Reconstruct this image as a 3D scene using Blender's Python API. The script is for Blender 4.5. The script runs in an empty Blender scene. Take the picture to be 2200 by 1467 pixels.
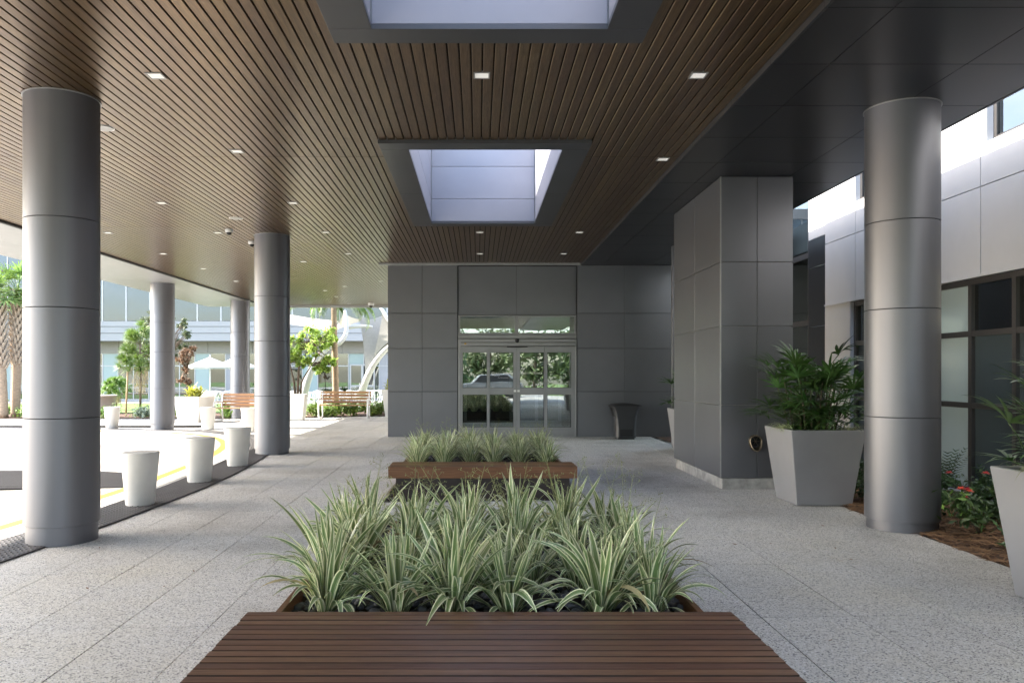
import bpy, math, random
from mathutils import Vector, Matrix, Quaternion
R = math.radians
PI = math.pi
rnd = random.Random(11)
scene = bpy.context.scene
C = scene.collection
E = 1.6            # eye height above the zero level
F = 1711.0         # focal length in pixels of the 2200 px wide picture

# ------------------------------------------------------------------ camera
cam = bpy.data.cameras.new('camera')
cam.sensor_width = 36.0
cam.lens = 36.0 * F / 2200
cam.shift_x = 73.0 / 2200
cam.shift_y = 69.5 / 2200
cam.clip_start = 0.05
cam.clip_end = 2000
camo = bpy.data.objects.new('camera', cam)
C.objects.link(camo)
camo.location = (0, 0, E)
camo.rotation_euler = (R(90), 0, 0)
scene.camera = camo

# ------------------------------------------------------------------ light
SUN_AZ = Vector((-0.995, 0.10, 0)).normalized()
SUN_EL = math.atan(0.69)
to_sun = (SUN_AZ * math.cos(SUN_EL) + Vector((0, 0, math.sin(SUN_EL)))).normalized()
world = bpy.data.worlds.new('World')
scene.world = world
world.use_nodes = True
wn = world.node_tree
wn.nodes.clear()
wout = wn.nodes.new('ShaderNodeOutputWorld')
wbg = wn.nodes.new('ShaderNodeBackground')
wsky = wn.nodes.new('ShaderNodeTexSky')
wsky.sky_type = 'NISHITA'
wsky.sun_disc = False
wsky.sun_elevation = SUN_EL
wsky.sun_rotation = math.atan2(SUN_AZ.x, SUN_AZ.y)
wsky.air_density = 1.0
wsky.dust_density = 2.0
wbg.inputs['Strength'].default_value = 0.15
wtc = wn.nodes.new('ShaderNodeTexCoord')
wmp = wn.nodes.new('ShaderNodeMapping')
wmp.inputs['Scale'].default_value = (1, 1, 2.6)
wn.links.new(wtc.outputs['Generated'], wmp.inputs[0])
wno = wn.nodes.new('ShaderNodeTexNoise')
wno.inputs['Scale'].default_value = 2.6
wno.inputs['Detail'].default_value = 7
wno.inputs['Roughness'].default_value = .55
wn.links.new(wmp.outputs[0], wno.inputs['Vector'])
wra = wn.nodes.new('ShaderNodeValToRGB')
wra.color_ramp.elements[0].position = .50
wra.color_ramp.elements[0].color = (0, 0, 0, 1)
wra.color_ramp.elements[1].position = .72
wra.color_ramp.elements[1].color = (.8, .8, .8, 1)
wn.links.new(wno.outputs['Fac'], wra.inputs[0])
wmx = wn.nodes.new('ShaderNodeMix')
wmx.data_type = 'RGBA'
wn.links.new(wra.outputs[0], wmx.inputs[0])
wn.links.new(wsky.outputs[0], wmx.inputs[6])
wmx.inputs[7].default_value = (6.5, 6.7, 7.0, 1)
wn.links.new(wmx.outputs[2], wbg.inputs['Color'])
wn.links.new(wbg.outputs[0], wout.inputs['Surface'])
sl = bpy.data.lights.new('sun', 'SUN')
sl.energy = 2.9
sl.angle = R(0.5)
sl.color = (1.0, 0.93, 0.82)
so = bpy.data.objects.new('sun', sl)
C.objects.link(so)
so.rotation_euler = to_sun.to_track_quat('Z', 'Y').to_euler()
so.location = (-30, -10, 40)
scene.view_settings.view_transform = 'Standard'
scene.view_settings.look = 'None'
scene.view_settings.gamma = 1
scene.view_settings.use_curve_mapping = False
scene.view_settings.exposure = 2.88
scene.render.engine = 'CYCLES'
cy = scene.cycles
cy.use_denoising = True
cy.max_bounces = 10
cy.diffuse_bounces = 6
cy.glossy_bounces = 5
cy.transparent_max_bounces = 12
cy.sample_clamp_indirect = 8
cy.caustics_reflective = False
cy.caustics_refractive = False


# ------------------------------------------------------------------ helpers
def ghz(X, Y):
    """height of the paved ground: it falls a little towards the camera and the drive"""
    l = max(1.735 - 0.0105 * max(Y, -2), 1.56)
    t = min(max((X + 4) / 8, 0), 1)
    h = l * (1 - t) + 1.555 * t
    if X < -4:
        h += min((-4 - X) * 0.02, 0.1)
    return E - h


def W(px, py, z):
    return Vector(((px - 1027) / F * z, z, E + (803 - py) / F * z))


class MB:
    def __init__(s):
        s.v, s.f, s.u, s.sm = [], [], [], []

    def face(s, idx, smooth=False, uv=None):
        s.f.append(idx)
        s.sm.append(smooth)
        s.u.append(uv)

    def box(s, x0, x1, y0, y1, z0, z1):
        n = len(s.v)
        s.v += [(x, y, z) for x in (x0, x1) for y in (y0, y1) for z in (z0, z1)]
        for q in ((0, 1, 3, 2), (4, 6, 7, 5), (0, 4, 5, 1), (2, 3, 7, 6), (0, 2, 6, 4), (1, 5, 7, 3)):
            s.face([n + i for i in q])
        return s

    def hexa(s, b, t):
        """eight corners: four below, four above, both counter-clockwise"""
        n = len(s.v)
        s.v += [tuple(p) for p in b] + [tuple(p) for p in t]
        s.face([n + 3, n + 2, n + 1, n])
        s.face([n + 4, n + 5, n + 6, n + 7])
        for i in range(4):
            j = (i + 1) % 4
            s.face([n + i, n + j, n + 4 + j, n + 4 + i])
        return s

    def poly(s, pts):
        n = len(s.v)
        s.v += [tuple(p) for p in pts]
        s.face(list(range(n, n + len(pts))))
        return s

    def tube(s, path, rad, n=8, caps=True, smooth=True):
        path = [Vector(p) for p in path]
        if not isinstance(rad, (list, tuple)):
            rad = [rad] * len(path)
        up = Vector((0, 0, 1))
        rings = []
        ref = None
        for i, p in enumerate(path):
            d = (path[min(i + 1, len(path) - 1)] - path[max(i - 1, 0)])
            if d.length < 1e-9:
                d = up.copy()
            d.normalize()
            if ref is None:
                ref = Vector((1, 0, 0)) if abs(d.x) < .8 else Vector((0, 1, 0))
            a = (ref - d * ref.dot(d))
            a.normalize()
            b = d.cross(a)
            ref = a
            k = len(s.v)
            s.v += [tuple(p + (a * math.cos(2 * PI * j / n) + b * math.sin(2 * PI * j / n)) * rad[i]) for j in range(n)]
            rings.append(k)
        for a, b in zip(rings, rings[1:]):
            for j in range(n):
                s.face([a + j, a + (j + 1) % n, b + (j + 1) % n, b + j], smooth)
        if caps:
            s.face([rings[0] + j for j in reversed(range(n))])
            s.face([rings[-1] + j for j in range(n)])
        return s

    def lathe(s, prof, n=32, c=(0, 0, 0), caps=True, smooth=True):
        rings = []
        for r, z in prof:
            k = len(s.v)
            s.v += [(c[0] + r * math.cos(2 * PI * j / n), c[1] + r * math.sin(2 * PI * j / n), c[2] + z) for j in range(n)]
            rings.append(k)
        for a, b in zip(rings, rings[1:]):
            for j in range(n):
                s.face([a + j, a + (j + 1) % n, b + (j + 1) % n, b + j], smooth)
        if caps:
            for rg, rev in ((0, True), (-1, False)):
                k = len(s.v)
                s.v += [s.v[rings[rg] + j] for j in range(n)]
                s.face([k + j for j in (reversed(range(n)) if rev else range(n))])
        return s

    def strip(s, pts, half, side, smooth=True, fold=None, uvx=True):
        """ribbon with three columns: pts centre line, half widths, side vectors, fold normal offsets"""
        n = len(s.v)
        m = len(pts)
        for i in range(m):
            p, w, d = pts[i], half[i], side[i]
            f = fold[i] if fold else Vector((0, 0, 0))
            s.v += [tuple(p - d * w + f * w), tuple(p), tuple(p + d * w + f * w)]
        for i in range(m - 1):
            a, b = n + 3 * i, n + 3 * i + 3
            v0, v1 = i / (m - 1), (i + 1) / (m - 1)
            s.face([a, a + 1, b + 1, b], smooth, [(0, v0), (.5, v0), (.5, v1), (0, v1)])
            s.face([a + 1, a + 2, b + 2, b + 1], smooth, [(.5, v0), (1, v0), (1, v1), (.5, v1)])
        return s

    def mesh(s, name):
        me = bpy.data.meshes.new(name)
        me.from_pydata(s.v, [], s.f)
        if any(s.sm):
            me.polygons.foreach_set('use_smooth', s.sm)
        if any(u for u in s.u):
            l = me.uv_layers.new(name='uv')
            flat = []
            for f, u in zip(s.f, s.u):
                for i in range(len(f)):
                    flat += list(u[i]) if u else [.5, .5]
            l.data.foreach_set('uv', flat)
        me.update()
        return me


def mw(o):
    b = Matrix.LocRotScale(o.location, o.rotation_euler, o.scale)
    return b if o.parent is None else mw(o.parent) @ o.matrix_parent_inverse @ b


def mk(name, mb, mat, parent=None, bevel=0, loc=None, world=True, kind=None, rot=None, segs=2):
    me = mb if isinstance(mb, bpy.types.Mesh) else mb.mesh(name)
    if mat is not None and not me.materials:
        me.materials.append(mat)
    o = bpy.data.objects.new(name, me)
    C.objects.link(o)
    if loc is not None:
        o.location = loc
    if rot is not None:
        o.rotation_euler = rot
    if parent is not None:
        o.parent = parent
        if world:
            t = mw(parent)
            o.matrix_parent_inverse = t.inverted()
    if bevel:
        b = o.modifiers.new('bevel', 'BEVEL')
        b.width = bevel
        b.segments = segs
        b.limit_method = 'ANGLE'
    if kind:
        o['kind'] = kind
    return o


def tag(o, label, cat, group=None):
    o['label'] = label
    o['category'] = cat
    if group:
        o['group'] = group
    return o


def thing(name, loc, label, cat, group=None, rz=0):
    o = bpy.data.objects.new(name, None)
    C.objects.link(o)
    o.location = loc
    o.rotation_euler = (0, 0, rz)
    o.empty_display_size = .2
    return tag(o, label, cat, group)


def kids(o):
    return [c for c in C.objects if c.parent == o]


def dup(root, loc, rz, label, group=None):
    ch = {}
    allobs = list(C.objects)
    r = root.copy()
    C.objects.link(r)
    r.location = loc
    r.rotation_euler = (0, 0, rz)
    r['label'] = label
    if group:
        r['group'] = group
    for c in allobs:
        if c.parent == root:
            d = c.copy()
            C.objects.link(d)
            d.parent = r
            for g in allobs:
                if g.parent == c:
                    e = g.copy()
                    C.objects.link(e)
                    e.parent = d
    return r


# ------------------------------------------------------------------ materials
def N(nt, t, **kw):
    n = nt.nodes.new(t)
    for k, v in kw.items():
        setattr(n, k, v)
    return n


def base(name):
    m = bpy.data.materials.new(name)
    m.use_nodes = True
    nt = m.node_tree
    nt.nodes.clear()
    out = N(nt, 'ShaderNodeOutputMaterial')
    p = N(nt, 'ShaderNodeBsdfPrincipled')
    nt.links.new(p.outputs[0], out.inputs[0])
    return m, nt, p, out


def ramp(nt, src, stops):
    r = N(nt, 'ShaderNodeValToRGB')
    e = r.color_ramp.elements
    while len(e) > 1:
        e.remove(e[-1])
    e[0].position, e[0].color = stops[0][0], (*stops[0][1], 1)
    for p, c in stops[1:]:
        k = e.new(p)
        k.color = (*c, 1)
    nt.links.new(src, r.inputs[0])
    return r.outputs[0]


def coords(nt, scale=(1, 1, 1), kind='Object', rand=False):
    tc = N(nt, 'ShaderNodeTexCoord')
    mp = N(nt, 'ShaderNodeMapping')
    mp.inputs['Scale'].default_value = scale
    src = tc.outputs[kind]
    if rand:
        oi = N(nt, 'ShaderNodeObjectInfo')
        va = N(nt, 'ShaderNodeVectorMath', operation='SCALE')
        va.inputs[0].default_value = (37.0, 53.0, 91.0)
        nt.links.new(oi.outputs['Random'], va.inputs['Scale'])
        ad = N(nt, 'ShaderNodeVectorMath', operation='ADD')
        nt.links.new(src, ad.inputs[0])
        nt.links.new(va.outputs[0], ad.inputs[1])
        src = ad.outputs[0]
    nt.links.new(src, mp.inputs[0])
    return mp.outputs[0]


def noise(nt, vec, scale, detail=4, rough=.55):
    n = N(nt, 'ShaderNodeTexNoise')
    n.inputs['Scale'].default_value = scale
    n.inputs['Detail'].default_value = detail
    n.inputs['Roughness'].default_value = rough
    nt.links.new(vec, n.inputs['Vector'])
    return n.outputs['Fac']


def bump(nt, p, h, strength, dist=.01):
    b = N(nt, 'ShaderNodeBump')
    b.inputs['Strength'].default_value = strength
    b.inputs['Distance'].default_value = dist
    nt.links.new(h, b.inputs['Height'])
    nt.links.new(b.outputs[0], p.inputs['Normal'])


def rand_value(nt, col, lo, hi, hue=0):
    oi = N(nt, 'ShaderNodeObjectInfo')
    mr = N(nt, 'ShaderNodeMapRange')
    mr.inputs[3].default_value = lo
    mr.inputs[4].default_value = hi
    nt.links.new(oi.outputs['Random'], mr.inputs[0])
    h = N(nt, 'ShaderNodeHueSaturation')
    nt.links.new(mr.outputs[0], h.inputs['Value'])
    nt.links.new(col, h.inputs['Color'])
    if hue:
        m2 = N(nt, 'ShaderNodeMapRange')
        m2.inputs[3].default_value = .5 - hue
        m2.inputs[4].default_value = .5 + hue
        nt.links.new(oi.outputs['Random'], m2.inputs[0])
        nt.links.new(m2.outputs[0], h.inputs['Hue'])
    return h.outputs[0]


def simple(name, col, rough=.5, metal=0, var=.12, scale=6, bumpy=0, rand=None, coat=0, stretch=(1, 1, 1)):
    m, nt, p, out = base(name)
    v = coords(nt, stretch, rand=True)
    n = noise(nt, v, scale)
    a = tuple(c * (1 - var) for c in col)
    b = tuple(min(c * (1 + var), 1) for c in col)
    c = ramp(nt, n, [(.3, a), (.7, b)])
    if rand:
        c = rand_value(nt, c, *rand)
    nt.links.new(c, p.inputs['Base Color'])
    p.inputs['Metallic'].default_value = metal
    rr = ramp(nt, n, [(.3, (rough * .9,) * 3), (.7, (min(rough * 1.1, 1),) * 3)])
    if rough > .45:
        nt.links.new(rr, p.inputs['Roughness'])
    else:
        p.inputs['Roughness'].default_value = rough
    if coat:
        p.inputs['Coat Weight'].default_value = coat
    if bumpy:
        bump(nt, p, noise(nt, v, scale * 6), bumpy, .004)
    return m


def wood(name, dark, light, stretch, rough, spec=.5, rand=(.8, 1.2), bumpy=.15, coat=0):
    m, nt, p, out = base(name)
    v = coords(nt, stretch, rand=True)
    n = noise(nt, v, 5, 6, .65)
    c = ramp(nt, n, [(.3, dark), (.7, light)])
    v2 = coords(nt, tuple(s * 3.3 for s in stretch), rand=True)
    n2 = noise(nt, v2, 7, 3)
    mx = N(nt, 'ShaderNodeMix', data_type='RGBA', blend_type='MULTIPLY')
    mx.inputs[0].default_value = .6
    nt.links.new(c, mx.inputs[6])
    nt.links.new(ramp(nt, n2, [(.35, (.55, .5, .46)), (.6, (1, 1, 1))]), mx.inputs[7])
    nt.links.new(rand_value(nt, mx.outputs[2], *rand, .008), p.inputs['Base Color'])
    nt.links.new(ramp(nt, n2, [(.3, (rough * 1.15,) * 3), (.7, (rough * .85,) * 3)]), p.inputs['Roughness'])
    p.inputs['Specular IOR Level'].default_value = spec
    p.inputs['Coat Weight'].default_value = coat
    p.inputs['Coat Roughness'].default_value = .3
    p.inputs['Coat IOR'].default_value = 1.9
    bump(nt, p, n2, bumpy, .002)
    return m


def concrete_aggregate(name, light, dark, warm):
    m, nt, p, out = base(name)
    v = coords(nt, (1, 1, 1), 'Object')
    vo = N(nt, 'ShaderNodeTexVoronoi')
    vo.inputs['Scale'].default_value = 118
    nt.links.new(v, vo.inputs['Vector'])
    vo2 = N(nt, 'ShaderNodeTexVoronoi')
    vo2.inputs['Scale'].default_value = 190
    nt.links.new(v, vo2.inputs['Vector'])
    cs = N(nt, 'ShaderNodeSeparateColor')
    nt.links.new(vo.outputs['Color'], cs.inputs[0])
    spk = ramp(nt, cs.outputs[0], [(.0, dark), (.13, tuple(d * 1.5 for d in dark)), (.16, light), (.86, light), (.88, tuple(min(l * 1.35, .8) for l in light))])
    cs2 = N(nt, 'ShaderNodeSeparateColor')
    nt.links.new(vo2.outputs['Color'], cs2.inputs[0])
    spk2 = ramp(nt, cs2.outputs[1], [(.0, (.5, .49, .49)), (.16, (.6, .6, .6)), (.2, (1, 1, 1))])
    mx = N(nt, 'ShaderNodeMix', data_type='RGBA', blend_type='MULTIPLY')
    mx.inputs[0].default_value = .75
    nt.links.new(spk, mx.inputs[6])
    nt.links.new(spk2, mx.inputs[7])
    big = noise(nt, v, .55, 5, .6)
    st = ramp(nt, big, [(.32, (.68, .67, .65)), (.5, (1, 1, 1)), (.68, warm)])
    mx2 = N(nt, 'ShaderNodeMix', data_type='RGBA', blend_type='MULTIPLY')
    mx2.inputs[0].default_value = .9
    nt.links.new(mx.outputs[2], mx2.inputs[6])
    nt.links.new(st, mx2.inputs[7])
    nt.links.new(rand_value(nt, mx2.outputs[2], .965, 1.035), p.inputs['Base Color'])
    p.inputs['Roughness'].default_value = .62
    bump(nt, p, cs.outputs[0], .12, .003)
    return m


def leafmat(name, cols, rough=.4, trans=.25, stripes=None, rand=(.75, 1.3), spec=.5):
    m, nt, p, out = base(name)
    if stripes:
        tc = N(nt, 'ShaderNodeUVMap')
        sx = N(nt, 'ShaderNodeSeparateXYZ')
        nt.links.new(tc.outputs[0], sx.inputs[0])
        g, cream = cols
        v = coords(nt, (1, 1, 1), 'Object', rand=True)
        nz = noise(nt, v, 14, 2)
        ad = N(nt, 'ShaderNodeMath', operation='MULTIPLY_ADD')
        ad.inputs[1].default_value = .10
        ad.inputs[2].default_value = -.05
        nt.links.new(nz, ad.inputs[0])
        a2 = N(nt, 'ShaderNodeMath', operation='ADD')
        nt.links.new(sx.outputs[0], a2.inputs[0])
        nt.links.new(ad.outputs[0], a2.inputs[1])
        g2 = tuple(c * 1.25 for c in g)
        c = ramp(nt, a2.outputs[0], [(0, cream), (.17, cream), (.21, g2), (.3, g), (.36, g2), (.40, g), (.6, g2), (.64, g), (.68, cream), (.72, g), (.79, g2), (.83, cream), (1, cream)])
    else:
        v = coords(nt, (1, 1, 1), 'Object', rand=True)
        nz = noise(nt, v, stripes or 9, 3)
        c = ramp(nt, nz, [(.3, cols[0]), (.7, cols[1])])
    c = rand_value(nt, c, rand[0], rand[1], .012)
    nt.links.new(c, p.inputs['Base Color'])
    p.inputs['Roughness'].default_value = rough
    p.inputs['Specular IOR Level'].default_value = spec
    if trans:
        t = N(nt, 'ShaderNodeBsdfTranslucent')
        nt.links.new(c, t.inputs[0])
        ms = N(nt, 'ShaderNodeMixShader')
        ms.inputs[0].default_value = trans
        nt.links.new(p.outputs[0], ms.inputs[1])
        nt.links.new(t.outputs[0], ms.inputs[2])
        nt.links.new(ms.outputs[0], out.inputs[0])
    return m


def glass(name, tint, refl, rough=.01, wav=0):
    m, nt, p, out = base(name)
    nt.nodes.remove(p)
    tr = N(nt, 'ShaderNodeBsdfTransparent')
    tr.inputs[0].default_value = (*tint, 1)
    gl = N(nt, 'ShaderNodeBsdfGlossy')
    gl.inputs['Color'].default_value = (.92, .96, .96, 1)
    gl.inputs['Roughness'].default_value = rough
    fr = N(nt, 'ShaderNodeFresnel')
    fr.inputs[0].default_value = 1.5
    ad = N(nt, 'ShaderNodeMath', operation='ADD', use_clamp=True)
    ad.inputs[1].default_value = refl
    nt.links.new(fr.outputs[0], ad.inputs[0])
    ms = N(nt, 'ShaderNodeMixShader')
    nt.links.new(ad.outputs[0], ms.inputs[0])
    nt.links.new(tr.outputs[0], ms.inputs[1])
    nt.links.new(gl.outputs[0], ms.inputs[2])
    nt.links.new(ms.outputs[0], out.inputs[0])
    if wav:
        v = coords(nt)
        b = N(nt, 'ShaderNodeBump')
        b.inputs['Strength'].default_value = wav
        b.inputs['Distance'].default_value = .02
        nt.links.new(noise(nt, v, 1.3, 1), b.inputs['Height'])
        nt.links.new(b.outputs[0], gl.inputs['Normal'])
        nt.links.new(b.outputs[0], fr.inputs['Normal'])
    return m


def emis(name, col, s):
    m, nt, p, out = base(name)
    p.inputs['Base Color'].default_value = (.8, .8, .78, 1)
    p.inputs['Emission Color'].default_value = (*col, 1)
    p.inputs['Emission Strength'].default_value = s
    return m


M = {}
M['panel'] = simple('panel grey', (.178, .182, .198), .34, .55, .05, 1.3, rand=(.94, 1.06))
M['pier'] = simple('pier panel grey', (.165, .169, .185), .33, .55, .05, 1.3, rand=(.94, 1.06))
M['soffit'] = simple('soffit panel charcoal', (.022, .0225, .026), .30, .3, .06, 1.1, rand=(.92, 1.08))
M['gapshade'] = simple('slat edge grime', (.012, .008, .006), .9, 0, .2)  # near-black on slat sides, stands for the shade in the gaps
M['joint'] = simple('joint backing', (.03, .03, .033), .6, 0, .1)
M['column'] = simple('column metal', (.165, .169, .187), .43, .68, .05, 1.0, stretch=(9, 9, .15))
M['trim'] = simple('light metal trim', (.36, .36, .36), .4, .5, .06)
M['darktrim'] = simple('skylight frame metal', (.075, .076, .082), .34, .5, .06, 1.2)
M['well'] = simple('well liner', (.29, .293, .335), .4, .1, .04, 1.5, rand=(.97, 1.03))
M['plank'] = wood('ceiling plank', (.10, .054, .021), (.20, .120, .050), (9, .35, 9), .33, .8, (.84, 1.16), .05, .1)
M['plank'].node_tree.nodes['Principled BSDF'].inputs['Metallic'].default_value = .72
M['slat'] = wood('bench slat', (.092, .045, .028), (.195, .098, .058), (.4, 12, 12), .42, .45, (.72, 1.28), .35)
M['slatfar'] = wood('bench beam', (.15, .068, .026), (.22, .108, .044), (.22, 5, 5), .42, .45, (.85, 1.2), .08)
M['parkwood'] = wood('park bench slat', (.36, .2, .1), (.5, .3, .16), (.6, 12, 12), .5, .4, (.85, 1.15), .2)
M['black'] = simple('matt black', (.012, .012, .013), .6, 0, .1)
M['backing'] = simple('ceiling backing', (.006, .005, .005), .9, 0, .1)
M['base_steel'] = simple('planter steel', (.045, .036, .034), .5, .5, .25, 4, .1)
M['slab'] = concrete_aggregate('paving aggregate', (.665, .655, .62), (.18, .18, .18), (1.0, .975, .91))
M['ground'] = simple('ground concrete', (.40, .385, .36), .9, 0, .2, 2)
M['road'] = concrete_aggregate('drive concrete', (.43, .415, .39), (.11, .10, .10), (1, .98, .94))
M['asphalt'] = concrete_aggregate('asphalt', (.022, .0215, .024), (.010, .010, .011), (1, 1, 1))
M['asphalt'].node_tree.nodes['Principled BSDF'].inputs['Specular IOR Level'].default_value = .12
M['asphalt'].node_tree.nodes['Principled BSDF'].inputs['Roughness'].default_value = .9
M['kerb'] = simple('kerb concrete', (.40, .39, .365), .8, 0, .1, 8, .2)
M['yellow'] = simple('yellow paint', (.52, .31, .04), .6, 0, .12, 9)
M['whitepaint'] = simple('white line paint', (.75, .75, .76), .6, 0, .08, 9)
M['tactile'] = simple('tactile tile', (.058, .055, .056), .6, 0, .15, 5, .1, rand=(.85, 1.2))
M['plinth'] = simple('rough plinth concrete', (.40, .39, .37), .85, 0, .35, 7, .5)
M['bollard'] = simple('bollard cast concrete', (.70, .685, .65), .6, 0, .05, 4, .1)
M['pot'] = simple('pot satin grey', (.33, .33, .345), .3, .25, .05, 2)
M['potwhite'] = simple('pot white', (.72, .71, .68), .5, 0, .04, 2)
M['pottan'] = simple('pot tan', (.42, .36, .29), .6, 0, .06, 2)
M['bin'] = simple('bin graphite', (.055, .056, .06), .38, .3, .08, 3)
M['bronze'] = simple('bronze', (.20, .165, .12), .4, .8, .25, 30)
M['mulch'] = simple('bark mulch', (.085, .045, .026), .95, 0, .7, 38, 1.0)
M['chip'] = simple('pine straw', (.20, .115, .06), .9, 0, .3, 30, rand=(.7, 1.3))
M['lawn'] = simple('lawn grass', (.10, .16, .035), .9, 0, .35, 3, .4)
M['soil'] = simple('potting soil', (.03, .022, .016), .95, 0, .3, 20, .5)
M['stucco'] = simple('white stucco', (.54, .54, .54), .85, 0, .03, 3, .12, rand=(.97, 1.03))
M['beige'] = simple('beige panel', (.22, .205, .185), .7, 0, .03, 2)
M['whitewall'] = simple('white cladding', (.27, .27, .285), .6, 0, .03, 2)
M['frame'] = simple('window frame bronze', (.085, .08, .078), .4, .6, .06, 4)
M['alu'] = simple('door aluminium', (.30, .30, .305), .36, .8, .05, 3)
M['framewhite'] = simple('light window frame', (.36, .36, .37), .4, .4, .04, 3)
M['doorglass'] = glass('door glass', (.80, .88, .84), .17, .004, .05)
M['winglass'] = glass('dark window glass', (.34, .40, .42), .10, .005, .04)
M['skyglass'] = glass('sky reflecting glass', (.25, .31, .44), .07, .02, .1)
M['farglass'] = glass('far shop glass', (.30, .40, .42), .16, .01, .05)
M['frost'] = simple('frosted glass', (.40, .50, .52), .12, 0, .02, 1, coat=.4)
M['farfrost'] = simple('far frosted glass', (.26, .33, .33), .2, 0, .03, 1)
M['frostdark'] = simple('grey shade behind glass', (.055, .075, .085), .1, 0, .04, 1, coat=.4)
M['interior'] = simple('interior dark wall', (.10, .105, .11), .8, 0, .1, 1)
M['interiorfloor'] = simple('interior floor', (.2, .19, .18), .25, 0, .1, 1)
M['white'] = simple('white powder coat', (.8, .8, .8), .4, 0, .02)
M['mast'] = simple('mast paint', (.42, .41, .39), .45, 0, .04)
M['sail'] = leafmat('sail fabric', [(.27, .26, .24), (.31, .295, .27)], .8, .25, rand=(1, 1))
M['umbrella'] = leafmat('umbrella canvas', [(.45, .44, .43), (.48, .47, .46)], .8, .25, rand=(1, 1))
M['lens'] = emis('downlight lens', (1, .95, .86), .06)
M['decal'] = emis('white vinyl', (1, 1, 1), .0)
M['lily'] = leafmat('striped lily leaf', [(.15, .22, .08), (.80, .80, .54)], .36, .22, stripes=True, rand=(.7, 1.25))
M['lilyold'] = leafmat('flower stalk', [(.20, .25, .09), (.33, .34, .14)], .5, .2)
M['palmleaf'] = leafmat('lady palm leaf', [(.030, .078, .016), (.06, .125, .03)], .34, .2, rand=(.7, 1.4))
M['cane'] = simple('palm cane', (.06, .05, .03), .8, 0, .3, 20)
M['fern'] = leafmat('foxtail fern', [(.05, .12, .02), (.11, .2, .035)], .6, .25)
M['rose'] = leafmat('rose leaf', [(.03, .07, .022), (.075, .14, .04)], .4, .2)
M['roselight'] = leafmat('rose young leaf', [(.14, .25, .05), (.2, .32, .07)], .4, .3)
M['petal'] = leafmat('rose petal', [(.75, .06, .05), (.8, .13, .12)], .5, .2)
M['cycad'] = leafmat('coontie leaf', [(.018, .05, .015), (.035, .08, .022)], .4, .1)
M['treeleaf'] = leafmat('tree leaf bright', [(.20, .31, .05), (.40, .50, .12)], .45, .45)
M['treedark'] = leafmat('tree leaf grey green', [(.08, .12, .045), (.16, .2, .085)], .5, .2)
M['brownleaf'] = leafmat('dry brown leaf', [(.16, .085, .045), (.27, .16, .09)], .7, .2)
M['pine'] = leafmat('pine needle', [(.11, .2, .035), (.22, .33, .07)], .5, .2)
M['straw'] = leafmat('dry needle', [(.36, .29, .14), (.46, .38, .2)], .7, .2)
M['croton'] = leafmat('croton leaf', [(.42, .46, .06), (.62, .62, .16)], .4, .3)
M['frond'] = leafmat('palm frond', [(.09, .16, .035), (.22, .31, .08)], .45, .3)
M['shrub'] = leafmat('bed shrub leaf', [(.10, .19, .03), (.24, .36, .07)], .5, .3)
M['silver'] = leafmat('silver leaf', [(.2, .25, .17), (.34, .38, .27)], .5, .2)
M['bark'] = simple('bark', (.16, .12, .09), .9, 0, .35, 14, .6)
M['palmbark'] = simple('palm bark', (.30, .22, .15), .9, 0, .3, 10, .7, stretch=(1, 1, 4))
M['boot'] = simple('palm boot', (.36, .29, .22), .9, 0, .3, 12, .5)
M['stake'] = simple('stake timber', (.45, .30, .16), .8, 0, .2, 8)
M['carwhite'] = simple('car paint white', (.7, .7, .7), .2, 0, .02, coat=.6)
M['cardark'] = simple('car paint silver', (.30, .31, .32), .2, .3, .02, coat=.6)
M['tyre'] = simple('tyre rubber', (.02, .02, .02), .8)


def pebble_mat():
    m, nt, p, out = base('river pebble')
    v = coords(nt, (1, 1, 1), 'Object', rand=True)
    c = ramp(nt, noise(nt, v, 20, 3), [(.3, (.028, .029, .034)), (.7, (.075, .077, .085))])
    nt.links.new(rand_value(nt, c, .6, 2.0), p.inputs['Base Color'])
    p.inputs['Roughness'].default_value = .5
    return m


M['pebble'] = pebble_mat()

# ------------------------------------------------------------------ ground
GY = [-60, -20, -8, -3] + [i * 1.0 for i in range(-2, 40)] + [45, 60, 120, 300]
GX = [-300, -120, -60, -30, -20, -14] + [i * .5 for i in range(-24, 17)] + [12, 20, 60, 300]


def sheet(name, xs, ys, off, mat, kind='structure', hf=ghz, label=None):
    mb = MB()
    for y in ys:
        for x in xs:
            mb.v.append((x, y, hf(x, y) + off))
    w = len(xs)
    for j in range(len(ys) - 1):
        for i in range(w - 1):
            a = j * w + i
            mb.face([a, a + 1, a + 1 + w, a + w])
    return mk(name, mb, mat, kind=kind)


sheet('ground', GX, GY, -.06, M['ground'])

# line of the inner edge of the tactile strip (plan)
PTS = [(-5.2, -3), (-4.75, 2), (-4.45, 5), (-4.2, 7), (-3.99, 9), (-3.86, 11.5), (-3.95, 14), (-4.2, 16.3), (-4.8, 18.6), (-6.0, 21), (-7.8, 22.9), (-10.5, 24.0), (-15, 24.6), (-22, 25)]


def catmull(P, n=10):
    out = []
    Q = [P[0]] + P + [P[-1]]
    for i in range(1, len(Q) - 2):
        p0, p1, p2, p3 = (Vector((*q, 0)) for q in Q[i - 1:i + 3])
        for k in range(n):
            t = k / n
            out.append(.5 * ((2 * p1) + (p2 - p0) * t + (2 * p0 - 5 * p1 + 4 * p2 - p3) * t * t + (3 * p1 - p0 - 3 * p2 + p3) * t ** 3))
    out.append(Vector((*P[-1], 0)))
    return out


EDGE = catmull(PTS)


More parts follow.
